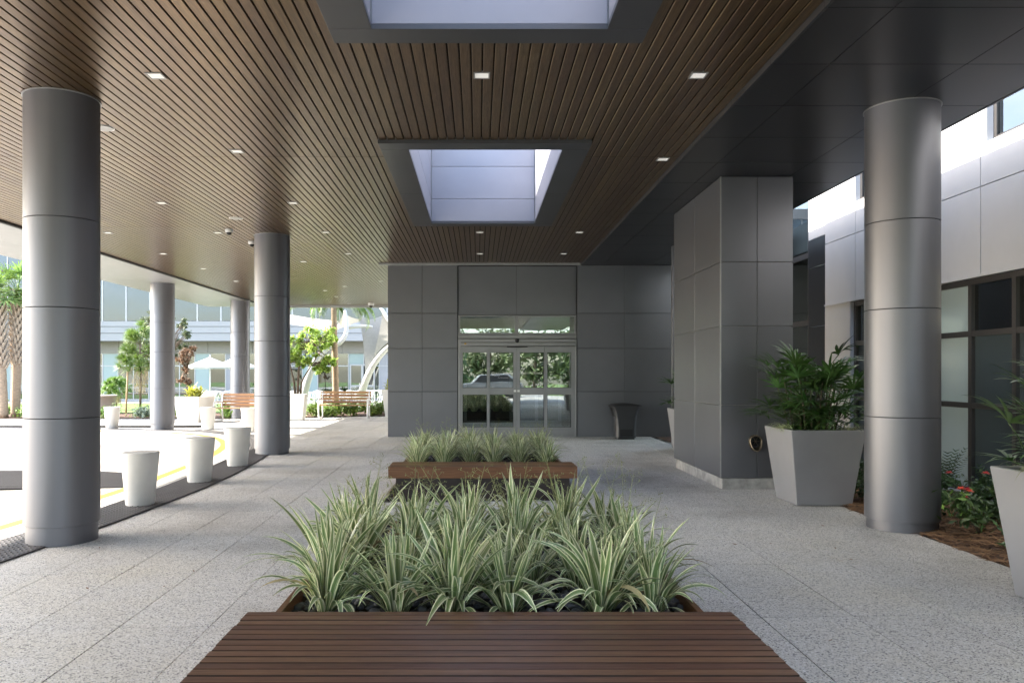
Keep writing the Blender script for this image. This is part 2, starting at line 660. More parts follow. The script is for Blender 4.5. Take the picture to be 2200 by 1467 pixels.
def offs(d):
    o = []
    for i, p in enumerate(EDGE):
        t = EDGE[min(i + 1, len(EDGE) - 1)] - EDGE[max(i - 1, 0)]
        t.normalize()
        nrm = Vector((-t.y, t.x, 0))     # to the left of travel = the drive side
        o.append(p + nrm * d)
    return o


def edge_x(y):
    best = -99
    for a, b in zip(EDGE, EDGE[1:]):
        if a.y <= y <= b.y:
            t = (y - a.y) / max(b.y - a.y, 1e-6)
            best = max(best, a.x + (b.x - a.x) * t)
    return best


def band(name, d0, d1, off, mat, parent=None, kind='structure'):
    A, B = offs(d0), offs(d1)
    mb = MB()
    for a, b in zip(A, B):
        mb.v += [(a.x, a.y, ghz(a.x, a.y) + off), (b.x, b.y, ghz(b.x, b.y) + off)]
    for i in range(len(A) - 1):
        mb.face([2 * i, 2 * i + 2, 2 * i + 3, 2 * i + 1])
    return mk(name, mb, mat, parent, kind=kind)


# drive: everything on the left of the strip, one sheet (fans out from the strip edge)
A = offs(.62)
mb = MB()
cols = [0, .4, 1.2, 2.4, 4, 7, 12, 25, 70]
for a in A:
    for c_ in cols:
        x = a.x - c_
        y = a.y if a.y < 16 else a.y - min(c_, 3) * min((a.y - 16) / 8, 1) * .6
        mb.v.append((x, y, ghz(x, y) + .012))
w = len(cols)
for j in range(len(A) - 1):
    for i in range(w - 1):
        a = j * w + i
        mb.face([a, a + w, a + w + 1, a + 1])
mk('drive_road', mb, M['road'], kind='structure')


def patch(name, pts, off, mat):
    mb = MB()
    mb.poly([(x, y, ghz(x, y) + off) for x, y in pts])
    return mk(name, mb, mat, kind='structure')


patch('asphalt_lane', [(-40, 11.35), (-12, 11.35), (-8, 11.35), (-4.86, 11.35), (-4.82, 12.0), (-4.9, 12.35), (-5.5, 12.9), (-6.4, 13.35), (-7.6, 13.6), (-9, 13.75), (-12, 13.9), (-40, 14.2)], .020, M['asphalt'])
patch('white_road_line', [(-9.6, 12.95), (-9.6, 12.75), (-7.2, 13.25), (-7.2, 13.42)], .026, M['whitepaint'])
band('kerb_strip', .64, 1.0, .020, M['kerb'])
band('yellow_kerb_line', 1.0, 1.17, .022, M['yellow'])

# paving slabs
walk = bpy.data.objects.new('walkway', None)
C.objects.link(walk)
walk['kind'] = 'structure'
PITS = [(-1.21, 1.33, -1, 6.95), (-1.21, 1.33, 9.95, 13.6)]
xl = [.05 + .6 * k for k in range(-14, 7)] + [4.27]
yl = [8.02 + 1.41 * k for k in range(-7, 16)]
GAP = .004


def subtract(rects, hole):
    out = []
    hx0, hx1, hy0, hy1 = hole
    for x0, x1, y0, y1 in rects:
        if hx1 <= x0 or hx0 >= x1 or hy1 <= y0 or hy0 >= y1:
            out.append((x0, x1, y0, y1))
            continue
        if y0 < hy0:
            out.append((x0, x1, y0, hy0))
        if y1 > hy1:
            out.append((x0, x1, hy1, y1))
        a, b = max(y0, hy0), min(y1, hy1)
        if x0 < hx0:
            out.append((x0, hx0, a, b))
        if x1 > hx1:
            out.append((hx1, x1, a, b))
    return out


slab_rest = MB()
for i in range(len(xl) - 1):
    for j in range(len(yl) - 1):
        x0, x1, y0, y1 = xl[i], xl[i + 1], yl[j], yl[j + 1]
        if y0 > 29.3:
            continue
        if x0 > -2.4 and y0 >= 19.7:
            continue
        if y0 >= 19.7 and x1 > -2.2:
            x1 = -2.2
        if x0 < edge_x(min(max(y0, -2.9), 24)) - 1.1 and y1 < 21:
            continue
        if y0 > 20 and x0 < -8.4:
            continue
        rs = [(x0 + GAP, x1 - GAP, y0 + GAP, y1 - GAP)]
        for h in PITS:
            rs = subtract(rs, h)
        rs = subtract(rs, (3.31, 9, 10.76, 13.4))
        rs = [r for r in rs if r[1] - r[0] > .03 and r[3] - r[2] > .03]
        if not rs:
            continue
        dz = rnd.uniform(-.0012, .0012)
        tgt = MB() if y1 > 3 else slab_rest
        for a, b, c_, d in rs:
            q = [(a, c_), (b, c_), (b, d), (a, d)]
            tgt.hexa([(x, y, ghz(x, y) - .05) for x, y in q], [(x, y, ghz(x, y) + dz) for x, y in q])
        if tgt is not slab_rest:
            mk('slab', tgt, M['slab'], walk, world=False)
mk('slab_field', slab_rest, M['slab'], walk, world=False, kind='stuff')

# tactile strip: two rows of domed tiles
strip = bpy.data.objects.new('tactile_strip', None)
C.objects.link(strip)
strip['kind'] = 'structure'


def tile_mesh(L, Wd):
    mb = MB()
    mb.box(-L / 2, L / 2, -Wd / 2, Wd / 2, -.02, .006)
    nx, ny = int(L / .06), int(Wd / .06)
    for i in range(nx):
        for j in range(ny):
            cx, cyy = (i + .5) * L / nx - L / 2, (j + .5) * Wd / ny - Wd / 2
            mb.lathe([(.0135, .006), (.008, .0115)], 6, (cx, cyy, 0), caps=False, smooth=False)
            k = len(mb.v) - 6
            mb.face([k + q for q in range(6)])
    return mb.mesh('tile')


TL = .61
tm = tile_mesh(TL - .006, .315)
tm.materials.append(M['tactile'])
for d in (.16, .485):
    line = offs(d)
    acc = 0
    pos = []
    for a, b in zip(line, line[1:]):
        seg = (b - a).length
        while acc <= seg:
            t = acc / seg
            p = a + (b - a) * t
            pos.append((p, math.atan2(b.y - a.y, b.x - a.x)))
            acc += TL
        acc -= seg
    for p, an in pos:
        if p.y < 4 or p.x < -16:
            continue
        z = ghz(p.x, p.y) + .012
        q = MB
        o = mk('tile', tm, None, strip, world=False, loc=(p.x, p.y, z), rot=(0, 0, an))
        e = .3
        d2 = Vector((math.cos(an), math.sin(an), 0))
        dzz = ghz(p.x + d2.x * e, p.y + d2.y * e) - ghz(p.x - d2.x * e, p.y - d2.y * e)
        o.rotation_euler = (0, -math.atan2(dzz, 2 * e), an)

# mulch bed on the right, with loose straw
def mulch_h(x, y):
    return ghz(4, y) - .005 + .05 * min(max((x - 4.3) / .5, 0), 1) + .015 * math.sin(x * 9.1 + y * 3) * math.sin(y * 7.3)


xs = [4.28 + i * .1 for i in range(19)]
ys = [3 + i * .15 for i in range(90)]
sheet('mulch_bed', xs, ys, 0, M['mulch'], hf=mulch_h)


def straw(name, n, x0, x1, y0, y1, hf, mat, ln=(.04, .13), wd=.004):
    mb = MB()
    for _ in range(n):
        x, y = rnd.uniform(x0, x1), rnd.uniform(y0, y1)
        a = rnd.uniform(0, PI)
        l = rnd.uniform(*ln) / 2
        z = hf(x, y) + rnd.uniform(.003, .02)
        d = Vector((math.cos(a) * l, math.sin(a) * l, rnd.uniform(-.012, .012)))
        s_ = Vector((-math.sin(a), math.cos(a), 0)) * rnd.uniform(.5, 1.5) * wd
        p = Vector((x, y, z))
        u = Vector((0, 0, .003))
        mb.poly([p - d - s_, p + d - s_, p + d + s_, p - d + s_])
        mb.poly([p - d + s_, p + d + s_, p + d + u, p - d + u])
    return mk(name, mb, mat, kind='stuff')


straw('pine_straw', 9000, 4.26, 6.0, 4.6, 12.5, mulch_h, M['chip'], (.06, .2), .005)
sheet('mulch_strip', [4.35 + i * .1 for i in range(18)], [18.0 + .12 * i for i in range(14)], .008, M['mulch'])
patch('side_path', [(4.27, 13.3), (6.0, 13.3), (6.0, 17.98), (4.27, 17.98)], .0, M['kerb'])

# far planting island and lawn
sheet('lawn', [-70, -50, -40, -30, -20, -14, -10, -6, -2.4], [33.5, 36, 40, 44], .03, M['lawn'])
sheet('planting_bed', [-70, -40, -24, -20, -16, -12, -9, -7, -5, -2.4], [29.2, 30, 31, 32, 33.4], .02, M['mulch'])
sheet('island_pavement', [-70, -40, -24, -18, -14, -12, -10, -8.4], [25.5, 27, 28, 29.15], .006, M['kerb'])
sheet('patio', [-70, -40, -24, -12, -2.4], [44.05, 46, 48], .03, M['kerb'])

# ------------------------------------------------------------------ canopy
CZ = E + 2.73
canopy = thing('canopy', (-4, 10, 0), 'large flat entrance canopy with brown plank ceiling and dark grey border', 'canopy')
HOLES = [(-1.168, 1.333, 1.25, 6.48), (-1.168, 1.333, 9.29, 14.52)]
seams = [-9.0, -4.47, .36, 5.19, 10.02, 14.83, 19.66, 24.5, 29.3, 31.7]  # rearmost bay is unseen, added behind the camera for shade
pw = .1
rest = MB()
cache = {}


def plank_mesh(L):
    k = round(L, 2)
    if k not in cache:
        mb = MB()
        w_, c_ = .0435, .004
        prof = [(-w_, .014), (-w_, c_), (-w_ + c_, 0), (w_ - c_, 0), (w_, c_), (w_, .014)]
        n = len(prof)
        for y in (0, L):
            mb.v += [(x, y, z) for x, z in prof]
        for i in range(n - 1):
            mb.face([i, i + 1, n + i + 1, n + i])
        mb.face([0, n, 2 * n - 1, n - 1])
        mb.face(list(range(n))[::-1])
        mb.face(list(range(n, 2 * n)))
        me = mb.mesh('plank')
        me.materials.append(M['plank'])
        cache[k] = me
    return cache[k]


nplank = 0
xc = 2.49
while xc > -8.5:
    for j in range(len(seams) - 1):
        y0, y1 = seams[j] + .004, seams[j + 1] - .004
        if xc > -2.28 and y0 > 19:
            continue
        segs = [(y0, y1)]
        for hx0, hx1, hy0, hy1 in HOLES:
            if hx0 - .03 < xc < hx1 + .03:
                ns = []
                for a, b in segs:
                    if hy1 <= a or hy0 >= b:
                        ns.append((a, b))
                        continue
                    if a < hy0:
                        ns.append((a, hy0))
                    if b > hy1:
                        ns.append((hy1, b))
                segs = ns
        for a, b in segs:
            if b - a < .02:
                continue
            big = (j == 3 and xc > -6.3 and b > 5.6) or (j == 4) or (j == 5 and xc > -5.2 and xc < 2.4)
            if big and nplank < 296:
                mk('plank', plank_mesh(b - a), None, canopy, loc=(xc, a, CZ))
                nplank += 1
            else:
                rest.box(xc - .0435, xc + .0435, a, b, CZ, CZ + .014)
    xc -= pw
mk('plank_field', rest, M['plank'], canopy, kind='stuff')
mb = MB()
for x0, x1, y0, y1 in [(-8.5, -1.168, -9.0, 31.7), (1.333, 2.53, -9.0, 19.7), (-1.168, 1.333, -9.0, 1.25), (-1.168, 1.333, 6.48, 9.29), (-1.168, 1.333, 14.52, 19.7)]:
    mb.box(x0, x1, y0, y1, CZ + .03, CZ + .06)
mk('ceiling_backing', mb, M['backing'], canopy)
# roof slab, lengthened unseen behind the camera to shade columns and ceiling
mb = MB()
for x0, x1, y0, y1, z1 in [(-10.8, -8.5, -9.1, 31.9, .25), (-8.5, -1.168, -9.1, 31.9, .4), (1.333, 5.1, -9.1, 19.7, .58), (-1.168, 1.333, -9.1, 1.25, .4), (-1.168, 1.333, 6.48, 9.29, .4), (-1.168, 1.333, 14.52, 19.7, .4)]:
    mb.box(x0, x1, y0, y1, CZ + .063, CZ + z1)
mk('roof', mb, M['trim'], canopy)
# outer pale soffit on the left with joints
for k in range(-2, 12):
    y0 = -4.6 + k * 3.04
    mk('border_panel', MB().box(-10.8, -9.65, y0 + .004, y0 + 3.036, CZ - .045, CZ + .02), M['beigemetal'] if 'beigemetal' in M else M['trim'], canopy)
    mk('border_panel', MB().box(-9.645, -8.52, y0 + .004, y0 + 3.036, CZ - .045, CZ + .02), M['trim'], canopy)
mk('edge_trim', MB().box(-8.518, -8.46, -9.1, 31.7, CZ - .042, CZ + .05), M['black'], canopy)
mk('edge_trim', MB().box(-8.5, -2.22, 31.702, 31.9, CZ - .09, CZ + .05), M['trim'], canopy)
mk('edge_trim', MB().box(-2.44, 2.55, 19.60, 19.70, CZ - .055, CZ - .003), M['trim'], canopy)
# charcoal soffit on the right
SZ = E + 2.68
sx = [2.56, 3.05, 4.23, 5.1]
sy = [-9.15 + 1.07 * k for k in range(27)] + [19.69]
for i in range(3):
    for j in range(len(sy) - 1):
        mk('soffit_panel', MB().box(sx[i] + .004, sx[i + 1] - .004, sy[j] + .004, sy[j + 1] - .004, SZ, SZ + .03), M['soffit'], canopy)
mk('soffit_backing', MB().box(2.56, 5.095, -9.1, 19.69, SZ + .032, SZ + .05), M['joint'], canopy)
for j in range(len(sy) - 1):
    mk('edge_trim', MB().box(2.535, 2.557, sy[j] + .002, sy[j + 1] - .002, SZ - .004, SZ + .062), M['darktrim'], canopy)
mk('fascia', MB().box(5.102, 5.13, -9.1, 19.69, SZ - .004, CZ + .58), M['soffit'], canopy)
# skylights
for (x0, x1, y0, y1) in HOLES:
    fz = E + 2.685
    ix0, ix1, iy0, iy1 = -.83, 1.01, y0 + .27, y1 - .27
    sk = mk('skylight_frame', MB().box(x0, x1, y0, iy0, fz, CZ - .001), M['darktrim'], canopy, .003)
    def sub(name, mb_, mat, bev=.003):
        return mk(name, mb_, mat, sk, bev)
    sub('frame_piece', MB().box(x0, x1, iy1, y1, fz, CZ - .001), M['darktrim'])
    ym = (iy0 + iy1) / 2
    for a, b in ((iy0, ym), (ym, iy1)):
        sub('frame_piece', MB().box(x0, ix0, a + .002, b - .002, fz, CZ - .001), M['darktrim'])
        sub('frame_piece', MB().box(ix1, x1, a + .002, b - .002, fz, CZ - .001), M['darktrim'])
    hs = [CZ + .0, E + 3.13, E + 3.708, E + 4.05, E + 4.42]
    for a, b in zip(hs, hs[1:]):
        sub('liner_panel', MB().box(ix0, ix1, iy1 + .01, iy1 + .03, a + .003, b - .003), M['well'])
        sub('liner_panel', MB().box(ix0, ix1, iy0 - .03, iy0 - .01, a + .003, b - .003), M['well'])
        for c0, c1 in ((iy0, ym), (ym, iy1)):
            sub('liner_panel', MB().box(ix0 - .03, ix0 - .01, c0 + .003, c1 - .003, a + .003, b - .003), M['well'])
            sub('liner_panel', MB().box(ix1 + .01, ix1 + .03, c0 + .003, c1 - .003, a + .003, b - .003), M['well'])
    mb = MB()
    mb.box(x0, ix0 - .032, y0, y1, CZ + .001, E + 4.43)
    mb.box(ix1 + .032, x1, y0, y1, CZ + .001, E + 4.43)
    mb.box(ix0 - .032, ix1 + .032, y0, iy0 - .032, CZ + .001, E + 4.43)
    mb.box(ix0 - .032, ix1 + .032, iy1 + .032, y1, CZ + .001, E + 4.43)
    sub('kerb_wall', mb, M['trim'], 0)

# ------------------------------------------------------------------ columns
SEAM = [1.51, .64, -.43, -1.475]


def column(x, y, top, label, D=.69):
    g = ghz(x, y)
    t = thing('column', (x, y, g), label, 'column', 'round metal canopy columns')
    hs = [top] + [s for s in SEAM if s < top - .2]
    hs[-1] = max(hs[-1], g - E + .1)
    r = D / 2
    for a, b in zip(hs, hs[1:]):
        mb = MB()
        mb.lathe([(r, b + .005), (r, a - .005)], 72, (x, y, E), caps=False)
        mb.lathe([(r - .004, b + .002), (r, b + .005)], 72, (x, y, E), caps=False)
        mb.lathe([(r, a - .005), (r - .004, a - .002)], 72, (x, y, E), caps=False)
        mk('shaft_panel', mb, M['column'], t)
    mb = MB()
    mb.lathe([(r - .02, g - E - .05), (r - .02, hs[-1] + .02)], 64, (x, y, E))
    mk('base_ring', mb, M['column'], t)
    mb = MB()
    mb.lathe([(r - .03, hs[-1]), (r - .03, top)], 32, (x, y, E))
    mk('core', mb, M['joint'], t)
    mb = MB()
    mb.lathe([(r + .012, top - .012), (r + .012, top - .002)], 64, (x, y, E))
    mk('top_ring', mb, M['trim'], t)
    return t


column(-4.14, 7.93, 2.728, 'thick grey metal column at the left edge, nearest the camera beside the drive')
column(-4.07, 15.75, 2.728, 'grey metal column behind the row of white bollards, with curved tactile strip at its foot')
column(-9.39, 23.7, 2.68, 'bright silver column across the drive, in front of the brown leafed tree')
column(-8.75, 29.3, 2.68, 'far column standing in the planting bed behind the left park bench')
column(-8.9, 33.2, 2.0, 'farthest column, a sliver seen behind the bed column')
column(4.29, 8.06, 2.678, 'silver column on the right between the two big potted palms')

# ------------------------------------------------------------------ entrance building
def XD(px):
    return (px - 1027) * 19.7 / F


def ZD(py):
    return E + (803 - py) * 19.7 / F


bld = thing('entrance_building', (1.2, 19.7, ghz(1, 19.7)), 'dark grey panelled entrance front with sliding glass doors under the canopy', 'building')
YW = 19.7
vx = [XD(833), XD(907), XD(983)]
vr = [XD(1240), XD(1342), XD(1443), XD(1543)]
hz_ = [E + 2.683, ZD(673), ZD(748.5), ZD(841), None]
for xsr, yb in ((vx, YW), (vr, YW)):
    for i in range(len(xsr) - 1):
        for j in range(4):
            b = hz_[j + 1] if hz_[j + 1] is not None else ghz(xsr[i], YW) - .02
            mk('wall_panel', MB().box(xsr[i] + .005, xsr[i + 1] - .005, yb, yb + .03, b + .005, hz_[j] - .005), M['panel'], bld, .003)
dx0, dx1 = XD(984.5), XD(1238.5)
xm = XD(1110)
for a, b in ((dx0, xm), (xm, dx1)):
    mk('wall_panel', MB().box(a + .004, b - .004, YW + .05, YW + .08, ZD(676) + .004, E + 2.66), M['panel'], bld, .003)
mb = MB()
mb.box(vx[0], dx0 - .03, YW + .031, YW + .045, ghz(-2, YW) - .1, CZ)
mb.box(dx1 + .03, vr[-1], YW + .031, YW + .045, ghz(2, YW) - .1, CZ)
mb.box(dx0 - .03, dx1 + .03, YW + .081, YW + .095, ZD(676), CZ)
mk('wall_backing', mb, M['joint'], bld)
mk('jamb', MB().box(dx0 - .03, dx0 - .002, YW + .046, YW + .2, ghz(0, YW) - .02, E + 2.66), M['soffit'], bld)
mk('jamb', MB().box(dx1 + .002, dx1 + .03, YW + .046, YW + .2, ghz(2, YW) - .02, E + 2.66), M['soffit'], bld)
# body
mb = MB()
mb.box(vx[0] + .002, vx[0] + .2, YW + .05, 36, -.2, CZ + .6)
mb.box(vr[-1] - .2, vr[-1], YW + .05, 36, -.2, CZ + .6)
mb.box(vx[0] + .2, vr[-1] - .2, 35.8, 36, -.2, CZ + .6)
mb.box(vx[0], vr[-1], YW - .02, 36, CZ + .6, CZ + .7)
mk('side_wall', mb, M['stucco'], bld)
# transom window
YT = YW + .07
tf = MB()
z0, z1 = ZD(718), ZD(677)
tf.box(dx0, dx1, YT - .03, YT + .05, z1 - .04, z1)
tf.box(dx0, dx1, YT - .03, YT + .05, z0, z0 + .035)
for xx in (dx0, xm - .045, dx1 - .05):
    tf.box(xx, xx + (.09 if xx == xm - .045 else .05), YT - .028, YT + .048, z0 + .036, z1 - .041)
tw = mk('transom_window', tf, M['alu'], bld)
mk('pane', MB().box(dx0 + .05, xm - .046, YT + .005, YT + .013, z0 + .036, z1 - .042), M['doorglass'], tw)
mk('pane', MB().box(xm + .046, dx1 - .052, YT + .005, YT + .013, z0 + .036, z1 - .042), M['doorglass'], tw)
mk('sill_rail', MB().box(dx0, dx1, YT - .07, YT + .05, ZD(727), ZD(719)), M['alu'], bld, .004)
hb = mk('door_header', MB().box(XD(990), XD(1236), YT - .12, YT + .06, ZD(743.6), ZD(728)), M['alu'], bld, .006)
mk('header_ridge', MB().box(XD(990), XD(1236), YT - .125, YT - .118, ZD(736.5), ZD(735)), M['frame'], hb)
mk('warning_sticker', MB().box(XD(997.5), XD(1002), YT - .1245, YT - .1215, ZD(740), ZD(737)), M['yellow'], hb)
mb = MB()
mb.lathe([(.055, .06), (.055, .035), (.045, .0), (.025, -.03), (.0, -.04)], 16, (XD(1110.5), YT - .16, ZD(733.5)), caps=False)
mk('door_camera', mb, M['black'], hb)
mk('motion_sensor', MB().box(XD(1089), XD(1133), YT - .15, YT - .11, ZD(746), ZD(743.8)), M['black'], hb)
for xx0, xx1 in ((dx0, XD(990)), (XD(1236), dx1)):
    mk('door_post', MB().box(xx0 + .001, xx1, YT - .1, YT + .05, ghz(1, YW), ZD(728)), M['alu'], bld, .004)

ZT, ZB = ZD(744.5), ghz(1, YW) + .015
leafs = [(990, 1051.5, 994, 1046, 0), (1051.8, 1110.2, 1052.6, 1103, .05), (1110.8, 1169.5, 1117.2, 1168.6, .05), (1169.8, 1236, 1175.5, 1226.8, 0)]
dleafs = []
for (a, b, ga, gb, dy) in leafs:
    y = YT - .08 + dy
    fr = MB()
    A_, B_, GA, GB = XD(a), XD(b), XD(ga), XD(gb)
    u0, u1, l0, l1 = ZD(833), ZD(757), ZD(917.5), ZD(847.5)
    fr.box(A_, GA, y, y + .045, ZB, ZT)
    fr.box(GB, B_, y, y + .045, ZB, ZT)
    for zz0, zz1 in ((u1, ZT), (l1, u0), (ZB, l0)):
        fr.box(GA, GB, y, y + .045, zz0, zz1)
    d = mk('door_leaf', fr, M['alu'], bld)
    dleafs.append(d)
    mk('pane', MB().box(GA, GB, y + .018, y + .026, u0, u1), M['doorglass'], d)
    mk('pane', MB().box(GA, GB, y + .018, y + .026, l0, l1), M['doorglass'], d)
    gs = MB()
    for zz0, zz1 in ((u0, u1), (l0, l1)):
        gs.box(GA, GA + .008, y - .002, y + .0, zz0, zz1)
        gs.box(GB - .008, GB, y - .002, y + .0, zz0, zz1)
        gs.box(GA, GB, y - .002, y + .0, zz1 - .008, zz1)
        gs.box(GA, GB, y - .002, y + .0, zz0, zz0 + .008)
    mk('gasket', gs, M['black'], d)
for k, xx in ((1, 1106.5), (2, 1114.2)):
    mk('lock', MB().box(XD(xx - 2.6), XD(xx + 2.6), YT - .043, YT - .028, ZD(842), ZD(837.5)), M['white'], dleafs[k], .003)


def lettering(txt, x, z, size, y, parent, name='lettering'):
    cu = bpy.data.curves.new(name, 'FONT')
    cu.body = txt
    cu.size = size
    cu.extrude = .0008
    cu.align_x = 'CENTER'
    f_ = bpy.data.objects.new(name, cu)
    me = bpy.data.meshes.new_from_object(f_)
    bpy.data.objects.remove(f_)
    o = mk(name, me, None, parent, loc=(x, y, z), rot=(R(90), 0, 0))
    me.materials.clear()
    me.materials.append(M['decal'])
    return o


ydc = YT - .08 + .05 + .016
lettering('FLORIDA HOSPITAL', XD(1081), ZD(804), .068, ydc, dleafs[1])
lettering('APOPKA', XD(1068), ZD(807.6), .034, ydc, dleafs[1])
lettering('Main Entrance Hours', XD(1081), ZD(812), .03, ydc, dleafs[1])
lettering('MAIN ENTRANCE', XD(1142.5), ZD(803.5), .068, ydc, dleafs[2])


def ring(mb, cx, cz, r, w, y, n=20):
    k = len(mb.v)
    for i in range(n):
        a = 2 * PI * i / n
        for rr in (r, r - w):
            mb.v.append((cx + rr * math.cos(a), y, cz + rr * math.sin(a)))
    for i in range(n):
        j = (i + 1) % n
        mb.face([k + 2 * i, k + 2 * i + 1, k + 2 * j + 1, k + 2 * j])


lg = MB()
ring(lg, XD(1059.5), ZD(802.3), .046, .012, ydc, 6)
c0 = (XD(1059.5), ZD(802.3))
for a in (.5, 2.6, 4.7):
    ax, az = c0[0] + .02 * math.cos(a), c0[1] + .02 * math.sin(a)
    lg.poly([(ax + .017 * math.cos(t), ydc, az + .017 * math.sin(t)) for t in (0, 1.2, 2.4, 3.6, 4.8)])
mk('logo', lg, M['decal'], dleafs[1])
ic = MB()
zi = ZD(826.5)
for xx in (1123.5, 1162.5):
    ring(ic, XD(xx), zi, .036, .009, ydc)
    ic.box(XD(xx) - .013, XD(xx) + .013, ydc - .0004, ydc, zi - .005, zi + .005)
    ic.box(XD(xx) - .02, XD(xx) + .012, ydc - .0004, ydc, zi + .008, zi + .012)
# wheelchair
cx = XD(1133)
ring(ic, cx, zi - .012, .022, .006, ydc)
ic.box(cx - .006, cx + .002, ydc - .0004, ydc, zi - .005, zi + .025)
ic.lathe([(.0, 0), (.008, .0)], 8, (cx - .002, ydc, zi + .034), caps=False)
ic.box(cx - .006, cx + .016, ydc - .0004, ydc, zi - .006, zi)
# seated figure
cx = XD(1143)
ic.poly([(cx - .03, ydc, zi - .028), (cx + .03, ydc, zi - .028), (cx + .022, ydc, zi - .01), (cx + .03, ydc, zi + .02), (cx + .012, ydc, zi + .022), (cx - .004, ydc, zi), (cx - .026, ydc, zi - .012)])
# guide dog
cx = XD(1153)
ic.poly([(cx - .03, ydc, zi + .018), (cx - .016, ydc, zi + .03), (cx - .006, ydc, zi + .014), (cx + .024, ydc, zi + .004), (cx + .034, ydc, zi + .016), (cx + .028, ydc, zi - .03), (cx + .02, ydc, zi - .03), (cx + .016, ydc, zi - .01), (cx - .008, ydc, zi - .006), (cx - .012, ydc, zi - .03), (cx - .02, ydc, zi - .03), (cx - .02, ydc, zi + .006)])
mk('pictograms', ic, M['decal'], dleafs[2])
mk('threshold', MB().box(dx0, dx1, YT - .12, YT + .1, ghz(1, YW) - .02, ghz(1, YW) + .012), M['alu'], bld)

# lobby seen through the doors
mk('lobby_floor', MB().box(dx0 - 1.4, dx1 + 1.4, YW + .18, 27.5, ghz(1, YW) - .02, ghz(1, YW) + .006), M['interiorfloor'], bld)
mb = MB()
mb.box(dx0 - 1.5, dx0 - 1.4, YW + .18, 27.5, 0, 4.2)
mb.box(dx1 + 1.4, dx1 + 1.5, YW + .18, 27.5, 0, 4.2)
mb.box(dx0 - 1.4, dx1 + 1.4, 27.5, 27.6, 0, 4.2)
mb.box(dx0 - 1.4, dx1 + 1.4, YW + .18, 27.5, 4.0, 4.2)
mk('lobby_wall', mb, M['interior'], bld)
mb = MB()
zf = ghz(1, YW)
for xx in (-.42, .28, .92, 1.02, 1.66, 2.34):
    mb.box(xx, xx + .09, 23.2, 23.26, zf, zf + 2.4)
mb.box(-.42, 2.43, 23.2, 23.26, zf + 2.4, zf + 2.6)
mb.box(-.42, 2.43, 23.2, 23.26, zf + .01, zf + .2)
mb.box(-.42, 2.43, 23.21, 23.25, zf + 1.0, zf + 1.1)
mk('inner_door_frame', mb, M['alu'], bld)
mk('lobby_desk', MB().box(-.5, .55, 25, 25.6, zf, zf + 1.1), M['black'], bld)

# ------------------------------------------------------------------ piers
pier = thing('panel_pier', (3.8, 12, ghz(3.8, 12)), 'square dark grey panelled pier on a rough concrete plinth, behind the potted palm', 'pier')
px0, px1, py0, py1 = 3.29, 4.275, 10.8, 13.37
xs_ = [px0, 3.785, px1]
ys_ = [py0, 12.09, py1]
zs_ = [E + 2.675, E + 1.515, E + .644, E - .423, E - 1.414]
gp = .004
for i in range(2):
    for j in range(4):
        mk('wall_panel', MB().box(xs_[i] + gp, xs_[i + 1] - gp, py0, py0 + .025, zs_[j + 1] + gp, zs_[j] - gp), M['pier'], pier, .003)
        mk('wall_panel', MB().box(px0, px0 + .025, ys_[i] + (.03 if i == 0 else gp), ys_[i + 1] - gp, zs_[j + 1] + gp, zs_[j] - gp), M['pier'], pier, .003)
        mk('wall_panel', MB().box(px1 - .025, px1, ys_[i] + (.03 if i == 0 else gp), ys_[i + 1] - gp, zs_[j + 1] + gp, zs_[j] - gp), M['pier'], pier, .003)
mk('core', MB().box(px0 + .027, px1 - .027, py0 + .027, py1, zs_[-1] + .002, zs_[0]), M['trim'], pier)
mk('plinth', MB().box(px0 + .012, px1 + .02, py0 - .03, py1 - .12, ghz(3.8, 11) - .06, zs_[-1]), M['plinth'], pier, .006)
mk('corner_trim', MB().box(px0 - .002, px0 + .010, py0 - .002, py0 + .010, zs_[-1], zs_[0]), M['trim'], pier)
# bronze downspout nozzle
sp = thing('downspout_nozzle', (3.75, 10.8, E - .91), 'bronze downspout nozzle with spoked grate low on the grey pier', 'downspout')
mb = MB()
n = 24
rows = []
for (r0, y, drop) in ((.088, 0, 0), (.088, -.03, .0), (.083, -.07, .0), (.072, -.072, 0), (.068, -.03, 0)):
    k = len(mb.v)
    for i in range(n):
        a = 2 * PI * i / n
        yy = y - (max(-math.sin(a), 0) * .05 if y < -.05 else 0)
        zz = r0 * math.sin(a) - (max(-math.sin(a), 0) * .05 if y < -.02 else 0)
        mb.v.append((r0 * math.cos(a), yy, zz))
    rows.append(k)
for a, b in zip(rows, rows[1:]):
    for i in range(n):
        j = (i + 1) % n
        mb.face([a + i, a + j, b + j, b + i], True)
mk('spout', mb, M['bronze'], sp, world=False)
mb = MB()
mb.poly([(.07 * math.cos(2 * PI * i / n), -.012, .07 * math.sin(2 * PI * i / n)) for i in range(n)][::-1])
mk('dark_bore', mb, M['black'], sp, world=False)
mb = MB()
for k in range(3):
    a = k * PI / 3
    d = Vector((math.cos(a), 0, math.sin(a))) * .07
    mb.tube([d + Vector((0, -.035, 0)), -d + Vector((0, -.035, 0))], .003, 6)
mb.tube([(0, -.028, 0), (0, -.042, 0)], .012, 10)
mk('grate', mb, M['bronze'], sp, world=False)
p2 = thing('panel_pier', (4.5, 17.3, ghz(4, 17)), 'second dark pier, a thin sliver visible past the left edge of the plinth pier', 'pier')
for j in range(4):
    b = zs_[j + 1] if j < 3 else ghz(4.2, 17) + .02
    mk('wall_panel', MB().box(4.05, 4.56, 16.6, 16.63, b + gp, zs_[j] - gp), M['pier'], p2, .003)
    mk('wall_panel', MB().box(4.568, 5.05, 16.6, 16.63, b + gp, zs_[j] - gp), M['pier'], p2, .003)
    mk('wall_panel', MB().box(4.05, 4.075, 16.635, 16.7, b + gp, zs_[j] - gp), M['pier'], p2, .003)
